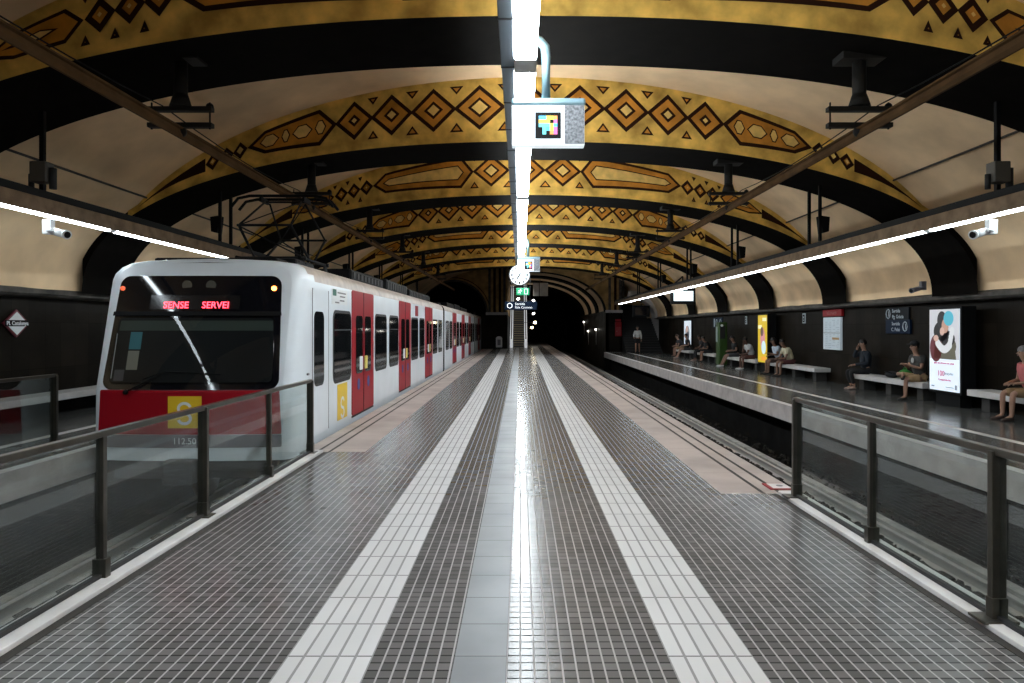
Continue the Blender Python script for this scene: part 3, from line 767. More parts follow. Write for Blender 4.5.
# pantograph: lower frame, upper frame, collector head with horns
def pantograph(yb, ztop):
    mb = MB(); x = TX + .1; z0 = 2.86
    for dx in (-.55, .55):
        for dy in (-.7, .7): mb.cyl((x + dx, yb + dy, z0 - .16), (x + dx, yb + dy, z0 + .08), .05, .035, 10, M_dkgrey)
        mb.cyl((x + dx, yb - .9, z0 + .08), (x + dx, yb + .9, z0 + .08), .03, n=8, m=M_black)
    for dy in (-.7, .7): mb.cyl((x - .62, yb + dy, z0 + .08), (x + .62, yb + dy, z0 + .08), .035, n=8, m=M_black)
    p = tb(mb, 'pantograph_base')
    zm = z0 + .62; mb = MB()
    for sy in (-1, 1):
        for dx in (-.5, .5): mb.cyl((x + dx, yb + sy * .15, z0 + .1), (x + dx * .9, yb + sy * 1.05, zm), .024, n=8, m=M_black)
        mb.cyl((x - .48, yb + sy * 1.05, zm), (x + .48, yb + sy * 1.05, zm), .022, n=8, m=M_black)
        mb.cyl((x - .48, yb + sy * 1.05, zm), (x + .45, yb + sy * .2, z0 + .12), .013, n=6, m=M_black)
        for dx in (-.45, .45): mb.cyl((x + dx, yb + sy * 1.05, zm), (x + dx * .75, yb + sy * .12, ztop - .12), .018, n=8, m=M_black)
        mb.cyl((x - .45, yb + sy * 1.05, zm), (x + .34, yb + sy * .12, ztop - .12), .011, n=6, m=M_black)
    tb(mb, 'pantograph_frame')
    mb = MB()
    for dy in (-.18, .18):
        mb.tube([(x - .95, yb + dy, ztop - .22), (x - .82, yb + dy, ztop - .06), (x - .6, yb + dy, ztop - .015), (x + .6, yb + dy, ztop - .015), (x + .82, yb + dy, ztop - .06), (x + .95, yb + dy, ztop - .22)], .028, 8, M_black)
    for dx in (-.4, .4): mb.box(x + dx - .02, x + dx + .02, yb - .2, yb + .2, ztop - .12, ztop - .03, M_black)
    mb.cyl((x - .42, yb, ztop - .1), (x + .42, yb, ztop - .1), .02, n=8, m=M_black)
    tb(mb, 'pantograph_head')
BARX = 4.43; BARZ = 4.24
pantograph(12.9, BARZ - .07)

# ------------------------------------------------------------------ overhead conductor bars, wires, brackets
def bar(x, label):
    mb = MB(); prof = [(-.045, .06), (.045, .06), (.045, .04), (.02, .03), (.035, -.03), (.014, -.065), (-.014, -.065), (-.035, -.03), (-.02, .03), (-.045, .04)]
    mb.prism([(x + a * 1.15, -3, BARZ + b * 1.1) for a, b in prof], (0, 49, 0), M_copper); return tag(mb.build('conductor_bar'), label, 'conductor bar', 'overhead conductor bars')
bar(-BARX, 'brown overhead conductor bar above the train on the left'); bar(BARX, 'brown overhead conductor bar above the empty right track')
for s, nm in ((-1, 'left'), (1, 'right')):
    mb = MB(); pts = []
    for k in range(7):
        y = RIB0 - PITCH + .8 + PITCH * k
        for q in range(6): f = q / 6; pts.append((s * (BARX + .34), y + PITCH * f, BARZ + .42 - .10 * 4 * f * (1 - f)))
    mb.tube(pts, .009, 5, M_black); tag(mb.build('feeder_wire'), 'thin black wire strung above the %s conductor bar' % nm, 'wire', 'feeder wires')
M_iron = mat('bracket_iron', (.016, .014, .012), .6, spec=.15)
def bracket():
    t = thing('conductor_bracket', 'x', 'bracket')
    zs = lower(BARX) - BARZ
    mb = MB(); mb.box(-.28, .28, -.16, .16, zs - .05, zs + .14, M_iron, bev=.01); mb.build('mounting_plate', parent=t)
    mb = MB(); mb.cyl((0, 0, .36), (0, 0, zs), .085, n=14, m=M_iron); mb.cyl((0, 0, .34), (0, 0, .50), .14, .09, n=14, m=M_iron); mb.build('stem', parent=t)
    for z in (.31, .10): mb = MB(); mb.box(-.42, .42, -.05, .05, z - .03, z + .03, M_iron, bev=.006); mb.build('crossbar', parent=t)
    for x in (-.38, .38): mb = MB(); mb.cyl((x, 0, .05), (x, 0, .40), .012, n=8, m=M_iron); mb.build('hanger_bolt', parent=t)
    mb = MB(); mb.sphere((0, 0, .02), .075, M_black); mb.build('bar_insulator', parent=t)
    mb = MB(); mb.sphere((.38, 0, .345), .05, M_black); mb.build('wire_insulator', parent=t)
    return t
br = None
rib_words = ['nearest painted rib', 'second painted rib', 'third painted rib', 'fourth painted rib', 'fifth painted rib', 'sixth painted rib', 'seventh painted rib']
for s, nm in ((-1, 'left'), (1, 'right')):
    for k in range(6):
        t = bracket() if br is None else copy_tree(br)
        br = br or t
        t.location = (s * BARX - (.0 if s < 0 else .0), RIB0 + PITCH * k + .62, BARZ)
        tag(t, 'dark twin-crossbar bracket holding the %s conductor bar at the %s' % (nm, rib_words[k]), 'bracket', 'conductor bar brackets')

# ------------------------------------------------------------------ centre light line
LZ = 4.36
lt = thing('ceiling_light', 'long bright centre light line running above the island platform', 'light', (0.05, 5, LZ))
def lpart(mb, name, par=lt): 
    o = mb.build(name); o.parent = par; o.matrix_parent_inverse = Matrix.Translation(tuple(-c for c in par.location)); return o
LEND = 41.0
J0, JP = 6.97, 7.1
js = [J0 - JP * 2, J0 - JP] + [J0 + JP * k for k in range(5)]
for a, b in zip(js, js[1:] + [LEND]):
    mb = MB(); mb.box(-.055, .165, a + .17, b - .17, LZ, LZ + .07, M_tube, bev=.02); lpart(mb, 'diffuser')
for j in js: mb = MB(); mb.box(-.06, .17, j - .17, j + .17, LZ + .0, LZ + .09, M_steel, bev=.012); lpart(mb, 'joint_cover')
mb = MB(); mb.box(-.19, -.062, -7.5, LEND, LZ + .015, LZ + .21, M_trunk, bev=.008)
for k in range(40): mb.box(-.195, -.058, -4 + 1.1 * k, -3.97 + 1.1 * k, LZ + .01, LZ + .215, M_dkgrey)
lpart(mb, 'cable_trunk')
mb = MB(); mb.box(.035, .075, -7.5, LEND, LZ + .105, LZ + .13, M_dkgrey); lpart(mb, 'fixing_rail')
for k in range(-1, 5):
    y = RIB0 + PITCH * k + .7; mb = MB(); mb.cyl((.0, y, LZ + .13), (.0, y, lower(0) + .02), .025, n=8, m=M_dkgrey); lpart(mb, 'suspension_rod')

# ------------------------------------------------------------------ side light beams
def beam(s, x, y0, y1, label):
    t = thing('light_beam', label, 'light', (s * x, 8, 3.3), group='side light beams')
    def bp(mb, nm): return lpart(mb, nm, t)
    xi = lambda a, b: (min(s * a, s * b), max(s * a, s * b))
    mb = MB(); mb.box(*xi(x - .13, x + .18), y0, y1, 3.27, 3.44, M_wood, bev=.01); bp(mb, 'beam_casing')
    mb = MB(); mb.box(*xi(x - .10, x + .22), y0, y1, 3.445, 3.55, M_black, bev=.01); bp(mb, 'cable_tray')
    mb = MB(); mb.box(*xi(x - .142, x - .131), y0, y1, 3.23, 3.30, M_wood); bp(mb, 'added_light_stop')  # added lip that keeps tube light off the vault opposite
    ks = [RIB0 + PITCH * k + 2.4 for k in range(-3, 7)]
    for a, b in zip(ks, ks[1:]):
        a, b = max(a, y0), min(b, y1)
        if b - a < .6: continue
        mb = MB(); mb.box(*xi(x - .125, x - .05), a + .10, b - .06, 3.20, 3.255, M_tube_side, bev=.012); bp(mb, 'tube')
        mb = MB(); mb.box(*xi(x - .125, x - .03), a - .06, a + .10, 3.20, 3.268, M_white, bev=.01); bp(mb, 'tube_socket')
    for k in range(-1, 7):
        for dy in (.9, 1.45) if k > 0 else (1.0,):
            y = RIB0 + PITCH * k + dy
            if not y0 < y < y1: continue
            mb = MB(); mb.box(s * x - .03, s * x + .03, y - .03, y + .03, 3.55, lower(s * x) + .03, M_black, bev=.004); bp(mb, 'hanger')
    return t
beam(1, 6.5, -6, 46.0, 'side light beam with tubes hung above the right platform edge')
beam(-1, 6.5, -6, 46.0, 'side light beam with tubes hung on the left, vanishing behind the train roof')
# junction boxes and loudspeakers fixed to the hangers
def loudspeaker(x, y, z, s, label):
    t = thing('loudspeaker', label, 'loudspeaker', (x, y, z), group='loudspeakers on the hangers')
    mb = MB(); mb.prism([(-.10 * s, -.12, .19), (.10 * s, -.12, .16), (.08 * s, -.12, -.16), (-.06 * s, -.12, -.19)], (0, .24, 0), M_black); mb.build('cabinet', parent=t)
    mb = MB(); mb.box(-.02, .02, -.02, .2, -.02, .02, M_dkgrey); mb.build('mounting_arm', parent=t)
for s, nm in ((1, 'right'), (-1, 'left')):
    for k in (1, 2, 3, 4):
        loudspeaker(s * 6.72, RIB0 + PITCH * k + 1.25, 3.98, s, 'small black loudspeaker on the beam hanger of the %s, %s side' % (rib_words[k], nm))
def junction(x, y, z, label):
    t = thing('junction_box', label, 'junction box', (x, y, z))
    mb = MB(); mb.box(-.11, .11, -.09, .09, -.14, .14, mat('junction_grey', (.07, .064, .055), .6), bev=.015); mb.build('housing', parent=t)
    mb = MB(); mb.cyl((.15, 0, -.22), (.15, 0, .06), .045, n=10, m=M_dkgrey); mb.build('cable_gland', parent=t)
    mb = MB(); mb.cyl((-.14, 0, -.22), (-.14, 0, -.02), .035, n=10, m=M_dkgrey); mb.build('cable_gland', parent=t)
junction(6.42, 9.17, 3.78, 'grey junction box on the hanger above the right light beam')
junction(-6.42, 9.17, 3.78, 'grey junction box on the hanger above the left light beam')

# security cameras
def cctv(loc, s, label, m=M_white):
    t = thing('security_camera', label, 'camera', loc)
    mb = MB(); mb.box(-.06, .06, -.05, .05, -.10, .10, m, bev=.01); mb.build('bracket_plate', parent=t)
    mb = MB(); mb.tube([(0, 0, -.03), (s * -.06, -.10, -.06), (s * -.14, -.12, -.05)], .022, 8, m); mb.build('arm', parent=t)
    a = Vector((s * -.08, -.02, -.06)); d = Vector((s * -.9, -.35, -.22)).normalized()
    mb = MB(); mb.cyl(a, a + d * .25, .05, .054, 16, m); mb.cyl(a + d * .24, a + d * .28, .06, .064, 16, m); mb.cyl(a + d * .27, a + d * .285, .045, .045, 14, M_black); mb.build('housing', parent=t)
cctv((6.42, 9.3, 3.07), 1, 'white security camera under the right light beam')
cctv((-6.42, 9.3, 3.07), -1, 'white security camera under the left light beam')
cctv((9.2, 15.6, 2.66), 1, 'dim grey security camera on the right wall above the bench', M_train_grey)

# ------------------------------------------------------------------ hanging signs, clock
def hang_sign(d, label, lit=True):
    t = thing('hanging_sign', label, 'sign', (0, d, 0), group='hanging signs under the light line')
    k = d / 6.83
    x0, x1 = X(512, 6.83), X(584, 6.83); zb, zt = Z(147, 6.83), Z(107, 6.83)
    mb = MB(); mb.box(x0, x1, -.06, .06, zb, zt, M_lit_white, bev=.008); mb.build('sign_box', parent=t)
    mb = MB(); mb.box(x0 - .005, x1 + .01, -.075, .075, zt, zt + .07, M_teal, bev=.02); mb.build('top_rail', parent=t)
    xp = X(546, 6.83)
    mb = MB(); mb.tube([(xp, 0, zt + .04), (xp, 0, zt + .5), (xp - .01, 0, zt + .6), (xp - .06, 0, zt + .66), (xp - .16, 0, zt + .68)], .048, 12, M_teal); mb.build('support_pipe', parent=t)
    mb = MB(); mb.box(X(564, 6.83), x1 - .004, -.072, -.06, zb + .015, zt - .005, mat('speckled_grey', (.22, .23, .25), .5, noise=.7, nscale=40)); mb.build('grey_panel', parent=t)
    mb = MB(); mb.box(X(530, 6.83), X(563, 6.83), -.068, -.06, zb + .012, zt - .012, M_lit_white); f = mb.build('code_panel', parent=t)
    # a black square with coloured tiles
    xa, xb, za, zc = X(535, 6.83), X(560.5, 6.83), Z(140.5, 6.83), Z(114.5, 6.83)
    mb = MB(); mb.box(xa, xb, -.074, -.068, za, zc, M_black); g = mb.build('code_square', parent=t)
    cols = dict(y=(.75, .55, .05), b=(.05, .35, .62), c=(.10, .55, .60), m=(.60, .10, .30), o=(.75, .25, .05))
    mb = MB(); rows = ['bbyyo', 'yyy.m', 'cccyb', '.cbym', '.c.om']
    for r, row in enumerate(rows):
        for c, ch in enumerate(row):
            if ch == '.': continue
            w = (xb - xa) * .72 / 5; xx = xa + (xb - xa) * .14 + c * w; zz = zc - (zc - za) * .14 - (r + 1) * w
            mb.box(xx, xx + w, -.078, -.074, zz, zz + w, mat('code_' + ch, cols[ch], .5, emit=cols[ch], estr=.35))
    mb.build('colour_tiles', parent=t)
hang_sign(6.83, 'lit hanging sign with a colour-tile square, nearest the camera')
hang_sign(22.0, 'small lit hanging sign overlapping the round clock')
ck = thing('station_clock', 'round white station clock hung under the centre light line', 'clock', (X(519.5, 25.2), 25.2, Z(275, 25.2)))
mb = MB(); mb.cyl((0, 0, 0), (0, .16, 0), .40, n=48, m=M_dkgrey); mb.build('case', parent=ck)
mb = MB(); mb.cyl((0, -.012, 0), (0, 0, 0), .365, n=48, m=mat('lit_dial', (.85, .9, .92), .4, emit=(.9, .97, 1), estr=.28)); mb.build('dial', parent=ck)
mb = MB()
for k in range(12):
    a = k * PI / 6; M = Matrix.Rotation(-a, 4, 'Y'); w = .02 if k % 3 else .028; mb.box(-w, w, -.02, -.012, .245, .335, M_black, M=M)
mb.build('hour_marks', parent=ck)
for nm, ang, l, w in (('hour_hand', 2 * PI * (7.08 / 12), .18, .022), ('minute_hand', 2 * PI * (5 / 60), .27, .016)):
    mb = MB(); mb.box(-w, w, -.028, -.02, -.05, l, M_black, M=Matrix.Rotation(ang, 4, 'Y')); mb.build(nm, parent=ck)
mb = MB(); mb.cyl((0, .08, .38), (0, .08, LZ + .1 - Z(275, 25.2)), .02, n=8, m=M_dkgrey); mb.build('hanging_rod', parent=ck)
ex = thing('exit_sign', 'green emergency exit sign with running figure, below the clock', 'sign', (X(522.8, 30), 30, Z(291.5, 30)))
mb = MB(); mb.box(-.28, .28, -.03, .03, -.155, .155, M_exit, bev=.006); mb.build('sign_box', parent=ex)
mb = MB(); mb.sphere((-.10, -.033, .085), .028, M_ink_lit, sc=(1, .2, 1)); mb.tube([(-.12, -.034, .05), (-.14, -.034, -.02)], .022, 6, M_ink_lit); mb.tube([(-.14, -.034, -.02), (-.10, -.034, -.06), (-.13, -.034, -.12)], .014, 6, M_ink_lit)
mb.tube([(-.14, -.034, -.02), (-.18, -.034, -.06), (-.23, -.034, -.06)], .014, 6, M_ink_lit); mb.tube([(-.12, -.034, .045), (-.06, -.034, .01), (-.03, -.034, .03)], .011, 6, M_ink_lit); mb.tube([(-.12, -.034, .045), (-.19, -.034, .03), (-.21, -.034, -.01)], .011, 6, M_ink_lit)
mb.build('running_figure', parent=ex)
mb = MB(); mb.box(.06, .22, -.036, -.03, -.12, .12, M_ink_lit); mb.box(.09, .19, -.038, -.034, -.10, .10, M_exit); mb.build('door_symbol', parent=ex)
mb = MB()
for x in (-.2, .2): mb.cyl((x, 0, .15), (x, 0, LZ - Z(291.5, 30) + .12), .012, n=6, m=M_dkgrey)
mb.build('hanging_rod', parent=ex)
ds = thing('direction_sign', 'dark navy direction sign with white lettering in front of the escalator', 'sign', (X(521, 34), 34, Z(305.7, 34)))
mb = MB(); mb.box(-.80, .80, -.04, .04, -.21, .21, M_blue_sign, bev=.01); mb.build('board', parent=ds)
text('Sortida', .17, M_ink_lit, (-.30, -.043, .085), '-Y', ds, align='LEFT'); text('Rbla. Catalunya', .14, M_ink_lit, (-.30, -.043, -.09), '-Y', ds, align='LEFT')
mb = MB()
for k in range(6): a, b = k * PI / 3 + PI / 6, (k + 1) * PI / 3 + PI / 6; mb.tube([(-.56 + .13 * math.cos(a), -.045, .13 * math.sin(a)), (-.56 + .13 * math.cos(b), -.045, .13 * math.sin(b))], .018, 6, M_ink_lit)
mb.build('pictogram', parent=ds)
mb = MB()
for x in (-.45, .45): mb.cyl((x, 0, .2), (x, 0, LZ - Z(305.7, 34) + .12), .015, n=6, m=M_dkgrey)
mb.build('hanging_rod', parent=ds)

# ------------------------------------------------------------------ escalator at the far end
ED = 58.0
es = thing('escalator', 'narrow escalator with bright balustrades at the far end of the platform', 'escalator', (-.12, ED, 0))
ex0, ex1 = -.46, .50; cxx = .0
mb = MB()
for k in range(34):
    y = .24 * max(0, k - 3) * 1.3 + (.3 * min(k, 3)); z = .2 * max(0, k - 2)
    mb.box(-.45, .45, .3 + .32 * k, .3 + .32 * (k + 1) + .02, -.3 if k < 3 else z - .4, z, M_dkgrey, bev=.01)
    mb.box(-.45, .45, .3 + .32 * k - .002, .3 + .32 * k + .02, z - .03, z + .002, mat('step_nosing', (.30, .24, .12), .6))
mb.build('steps', parent=es)
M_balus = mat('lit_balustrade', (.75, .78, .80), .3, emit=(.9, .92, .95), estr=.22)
for s in (-1, 1):
    x = s * .62
    mb = MB(); prof = [(0, 0), (1.2, 0), (11.2, 6.2), (11.2, 7.3), (1.0, 1.0), (.2, .95), (0, .8)]
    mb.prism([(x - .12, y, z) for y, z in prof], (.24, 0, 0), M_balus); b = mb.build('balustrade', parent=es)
    mb = MB(); mb.tube([(x, -.05, .75), (x, .0, .95), (x, .3, 1.05), (x, 1.0, 1.08), (x, 11.0, 7.32)], .045, 8, M_black); mb.build('handrail', parent=b)
mb = MB()
for s in (-1, 1): mb.box(s * .62 - .13, s * .62 + .13, .2, .35, 0, 4.0, M_lit_white if False else M_balus)
# lamps beside the escalator that brighten the balustrades
lamp = thing('tunnel_lamp', 'lit tube lamp above the escalator mouth', 'lamp', (-.15, 57.2, 4.1))
mb.bm.free()
mb = MB(); mb.box(-.10, .10, -.3, .3, -.04, .04, mat('escalator_lamp', (1, 1, 1), .5, emit=(.95, .95, .9), estr=40), bev=.01); mb.build('diffuser', parent=lamp)
mb = MB(); mb.box(-.16, .16, -.35, .35, .04, .09, M_dkgrey, bev=.01); mb.cyl((0, 0, .08), (0, 0, 1.25), .02, n=8, m=M_dkgrey); mb.build('lamp_housing', parent=lamp)
pl = thing('information_plaque', 'pale rounded plaque standing at the foot of the far pier', 'plaque', (X(499, 54.6), 54.75, 0))
mb = MB(); pts = [(-.25, .12), (.25, .12), (.25, .85)] + [(.25 * math.cos(a * PI / 8), .85 + .16 * math.sin(a * PI / 8)) for a in range(1, 8)] + [(-.25, .85)]
mb.prism([(x, -.04, z) for x, z in pts], (0, .06, 0), M_plat_white); mb.build('plate', parent=pl)
mb = MB(); mb.box(-.2, .2, -.06, .1, 0, .13, M_dkgrey, bev=.01); mb.build('foot', parent=pl)
mb = MB(); mb.box(-.13, .13, -.046, -.038, .3, .75, M_train_grey); mb.build('notice_face', parent=pl)
for i, (px, py, d, r, w) in enumerate(((533.5, 300.5, 64, .13, 0), (535, 307, 60, .15, 0), (533.5, 313.5, 66, .13, 0), (535, 322.5, 60, .14, 1), (532, 327.5, 66, .13, 1))):
    t = thing('tunnel_lamp', ['round white lamp, topmost of the column right of the escalator', 'round white lamp, second from the top right of the escalator', 'small white lamp in the middle of the column right of the escalator', 'yellowish lamp, fourth down right of the escalator', 'lowest lamp of the column right of the escalator'][i], 'lamp', (X(px, d), d, Z(py, d)), group='lamps beside the escalator')
    mb = MB(); mb.sphere((0, 0, 0), r, mat('lamp_glow_%d' % w, (1, 1, 1), .5, emit=(1, .97, .9) if not w else (1, .85, .5), estr=6), sc=(1, .6, .85)); mb.build('globe', parent=t)
    mb = MB(); mb.cyl((0, .02, 0), (0, .16, 0), r * .7, n=12, m=M_dkgrey); mb.cyl((0, .1, 0), (-.6 - X(px, d) + .0, .1, 0), .02, n=6, m=M_dkgrey); mb.build('bracket', parent=t)
gp = tag(MB().box(X(533, 58), X(548, 58), 57.9, 58, Z(296, 58), Z(283, 58), mat('grey_lit_panel', (.5, .5, .5), .5, noise=.2), bev=.02).box(X(533, 58) + .5, X(533, 58) + .56, 57.86, 57.92, Z(296, 58), Z(283, 58), M_dkgrey).cyl((X(540, 58), 57.95, Z(283, 58)), (X(540, 58), 57.95, 5.9), .03, n=8, m=M_dkgrey).build('window_screen'), 'grey two-pane panel hanging right of the clock at the far end', 'panel')
for i, (px, py, d) in enumerate(((594, 331, 60), (603, 329.5, 54), (589, 322, 64))):
    t = thing('tunnel_lamp', ['tiny lamp on the right tunnel wall, middle one', 'tiny lamp on the right tunnel wall, nearest', 'tiny lamp on the right tunnel wall, farthest'][i], 'lamp', (6.0, d, Z(py, d)), group='lamps on the right tunnel wall')
    mb = MB(); mb.sphere((-.02, 0, 0), .07, mat('tunnel_glow', (1, 1, 1), .5, emit=(1, .95, .85), estr=5)); mb.build('globe', parent=t)
    mb = MB(); mb.cyl((-.02, 0, 0), (.1, 0, 0), .05, n=10, m=M_dkgrey); mb.cyl((.02, 0, -1.2), (.02, 0, 0), .03, n=8, m=M_plat_face); mb.build('bracket', parent=t)

# ------------------------------------------------------------------ benches
def bench(x, s, y0, y1, label):
    t = thing('stone_bench', label, 'bench', (x, (y0 + y1) / 2, 0), group='pale benches along the walls')
    h = (y1 - y0) / 2; a, b = min(0, s * .52), max(0, s * .52)
    mb = MB(); mb.box(a, b, -h, h, .30, .43, M_bench, bev=.012); mb.build('seat_slab', parent=t)
    for y in (-h + .35, h - .35, 0): mb = MB(); mb.box(a + .15, b - .02, y - .12, y + .12, 0, .31, M_bench_base, bev=.01); mb.build('support', parent=t)
    return t
BX = 9.22
bench(BX, 1, 9.5, 14.1, 'pale bench at the far right with the woman in the pink top')
bench(BX, 1, 15.65, 19.1, 'pale bench left of the hugging poster, under the navy wall sign')
bench(BX, 1, 21.4, 25.4, 'pale bench between the timetable board and the yellow poster')
bench(BX, 1, 26.8, 30.7, 'pale bench between the yellow poster and the green machine')
bench(BX, 1, 32.4, 35.6, 'pale bench just beyond the green machine')
bench(BX, 1, 37.3, 40.6, 'farthest pale bench near the stairs')
bench(-8.84, -1, 6.0, 16.5, 'long pale bench on the left platform below the diamond sign')

# ------------------------------------------------------------------ wall signs and posters
dsn = thing('station_name_sign', 'diamond station sign reading Pl. Catalunya on the left wall', 'sign', (WXL + .03, 12.65, 1.78))
def diam(w, h, x, th, m, nm, par=dsn):
    mb = MB(); mb.prism([(x, -w, 0), (x, 0, -h), (x, w, 0), (x, 0, h)], (th, 0, 0), m); return mb.build(nm, parent=par)
diam(.33, .26, 0, .03, mat('sign_maroon', (.16, .02, .035), .4), 'border'); diam(.28, .215, .03, .008, M_ink, 'field')
mb = MB(); mb.box(.038, .046, -.30, .30, -.055, .06, M_black); mb.build('name_band', parent=dsn)
text('Pl. Catalunya', .105, M_ink, (.048, 0, .0), '+X', dsn, bold=.002)

def lightbox(x, y0, y1, z0, z1, label, m_face, name='light_box_poster', depth=.32, cat='poster', m_case=M_black):
    t = thing(name, label, cat, (x, (y0 + y1) / 2, 0)); h = (y1 - y0) / 2
    mb = MB(); mb.box(.012, depth, -h - .05, h + .05, z0 - .06, z1 + .06, m_case, bev=.012); mb.build('case', parent=t)
    mb = MB(); mb.box(0, .014, -h, h, z0, z1, m_face); mb.build('poster_sheet', parent=t)
    if depth > .1: mb = MB(); mb.box(.08, depth, -h + .1, h - .1, 0, z0 - .05, M_black); mb.build('plinth', parent=t)
    return t
def mem(name, c, e=.35): return mat(name, c, .5, emit=c, estr=e)
def ell(mb, y, z, ry, rz, x, m, n=22):  # flat ellipse on a -X facing sheet
    mb.poly([(x, y + ry * math.cos(2 * PI * k / n), z + rz * math.sin(2 * PI * k / n)) for k in range(n)], m)
P1 = lightbox(9.2, 14.3, 15.34, .33, 2.10, 'tall lit poster of two people hugging, standing by the right wall', M_poster)
# on this sheet the reader sees +y on the left
mb = MB(); e = -.003
mk = lambda k: e - .0015 * k
mb.poly([(-.001, .52, 1.02), (-.001, -.52, 1.02), (-.001, -.52, 2.10), (-.001, .52, 2.10)], mem('poster_backdrop', (.52, .52, .55), .3))
ell(mb, -.02, 1.30, .40, .26, mk(0), mem('poster_olive', (.09, .085, .06))); ell(mb, .28, 1.25, .22, .30, mk(1), mem('poster_maroon', (.10, .02, .025)))
mb.poly([(mk(1), .38, 1.02), (mk(1), -.42, 1.02), (mk(1), -.36, 1.35), (mk(1), .30, 1.35)], mem('poster_olive', (.09, .085, .06)))
ell(mb, .10, 1.62, .26, .22, mk(2), mem('poster_black', (.012, .011, .012))); ell(mb, -.14, 1.46, .24, .17, mk(2), mem('poster_black', (.012, .011, .012)))
ell(mb, .07, 1.86, .16, .20, mk(3), mem('poster_hair', (.02, .018, .02)))
ell(mb, -.05, 1.74, .12, .16, mk(4), mem('poster_skin', (.42, .24, .18))); ell(mb, .05, 1.62, .08, .09, mk(5), mem('poster_skin2', (.5, .33, .27)))
ell(mb, -.17, 1.90, .17, .16, mk(5), mem('poster_teal', (.07, .36, .46)))
for k in range(10):
    a = -.25 + k * .28; ell(mb, .20 - .045 * k, 1.36 - .13 * math.sin(PI * k / 10), .09, .085, mk(6) - .0002 * k, mem('poster_sleeve', (.55, .56, .57)))
for k in range(5): ell(mb, -.22 - .02 * k, 1.36 + .07 * k, .075, .08, mk(7) - .0002 * k, mem('poster_sleeve', (.55, .56, .57)))
ell(mb, .26, 1.47, .09, .07, mk(8), mem('poster_skin2', (.5, .33, .27)))
mb.build('poster_photograph', parent=P1, normals=False)
M_mag = mem('poster_magenta', (.42, .03, .16), .3)
M_pgrey = mem('poster_grey_ink', (.25, .27, .33), .3)
for s_, size, m_, y, z, al in (('quan ens abracem tot canvia', .062, M_mag, .0, .93, 'CENTER'), ('100', .17, M_mag, .10, .70, 'CENTER'), ('abraçades', .085, M_pgrey, -.16, .71, 'CENTER'), ('Comparteix-les', .07, M_mag, -.02, .57, 'CENTER')):
    text(s_, size, m_, (-.006, y, z), '-X', P1, align=al, name='poster_lettering')
mb = MB(); mb.box(-.008, 0, .34, .44, .40, .43, M_pgrey); mb.box(-.008, 0, -.44, -.38, .38, .48, M_pgrey); mb.box(-.008, 0, -.33, -.06, .41, .425, M_pgrey); mb.build('poster_small_print', parent=P1)

P2 = lightbox(9.25, 25.6, 26.55, .38, 2.18, 'yellow lit poster between two benches on the right', mem('poster_yellow', (.62, .43, .02), .3))
mb = MB()
mb.box(-.006, 0, -.44, -.02, 1.95, 2.08, mem('poster_cream', (.75, .72, .45))); mb.box(-.006, 0, .05, .44, 1.66, 1.80, mem('poster_cream', (.75, .72, .45)))
ell(mb, -.05, 1.25, .24, .45, -.006, mem('poster_pink', (.55, .22, .25))); ell(mb, .02, 1.55, .16, .18, -.008, mem('poster_brown', (.12, .06, .05)))
ell(mb, -.16, .95, .24, .26, -.009, mem('poster_paleblue', (.55, .68, .72))); mb.box(-.006, 0, -.40, .10, .45, .60, mem('poster_orange', (.7, .3, .03)))
mb.build('poster_picture', parent=P2, normals=False)
P3 = lightbox(9.66, 38.6, 40.2, .75, 2.1, 'small white poster on the right wall near the stairs', M_poster, depth=.07)
mb = MB(); ell(mb, .0, 1.45, .5, .38, -.006, mem('poster_grey', (.3, .3, .32))); ell(mb, -.1, 1.25, .35, .25, -.008, mem('poster_dark', (.05, .05, .06))); ell(mb, .1, 1.62, .22, .2, -.009, mem('poster_skin2', (.5, .33, .27))); mb.build('poster_picture', parent=P3, normals=False)

tt = thing('timetable_board', 'white timetable board under a red header on the right wall', 'notice board', (9.67, 21.2, 0))
mb = MB(); mb.box(0, .07, -.58, .58, 1.02, 2.02, mat('board_white', (.42, .48, .52), .5, emit=(.7, .82, .9), estr=.10), bev=.006); mb.build('board', parent=tt)
mb = MB()
for r in range(16):
    for c in range(4):
        if random.random() < .8: mb.box(-.004, 0, -.50 + c * .26, -.50 + c * .26 + random.uniform(.1, .22), 1.08 + r * .056, 1.095 + r * .056, mat('print_grey', (.30, .36, .42), .6))
mb.box(-.006, 0, -.5, -.05, 1.33, 1.40, mat('print_ochre', (.45, .28, .12), .6)); mb.box(-.006, 0, -.55, .55, 1.53, 1.545, mat('print_dark', (.08, .09, .1), .6))
mb.build('printed_timetable', parent=tt)
mb = MB(); mb.box(-.02, .07, -.68, .58, 2.05, 2.26, M_red, bev=.01); h = mb.build('header', parent=tt)
text('Informació', .15, mat('header_ink', (.35, .1, .1), .5), (-.023, -.05, 2.155), '-X', tt, name='header_lettering')

ns = thing('direction_sign', 'navy two-line wall sign above the bench with the seated man', 'sign', (9.70, 17.6, 0))
mb = MB(); mb.box(0, .05, -.55, .55, 1.90, 2.22, mat('dark_sign_back', (.007, .009, .012), .5, spec=.1), bev=.006); mb.build('upper_board', parent=ns)
mb = MB(); mb.box(-.01, .05, -.62, .50, 1.55, 1.90, M_blue_sign, bev=.006); mb.build('lower_board', parent=ns)
M_ink_dim = mat('grey_ink', (.48, .54, .58), .5)
text('Sortida', .13, M_ink_dim, (-.004, .20, 2.13), '-X', ns, align='LEFT'); text('Pg. Gràcia', .13, M_ink_dim, (-.004, .20, 1.98), '-X', ns, align='LEFT')
text('Sortida', .13, M_ink_dim, (-.014, -.18, 1.80), '-X', ns, align='RIGHT'); text('C. Pelai', .13, M_ink_dim, (-.014, -.18, 1.65), '-X', ns, align='RIGHT')
mb = MB()
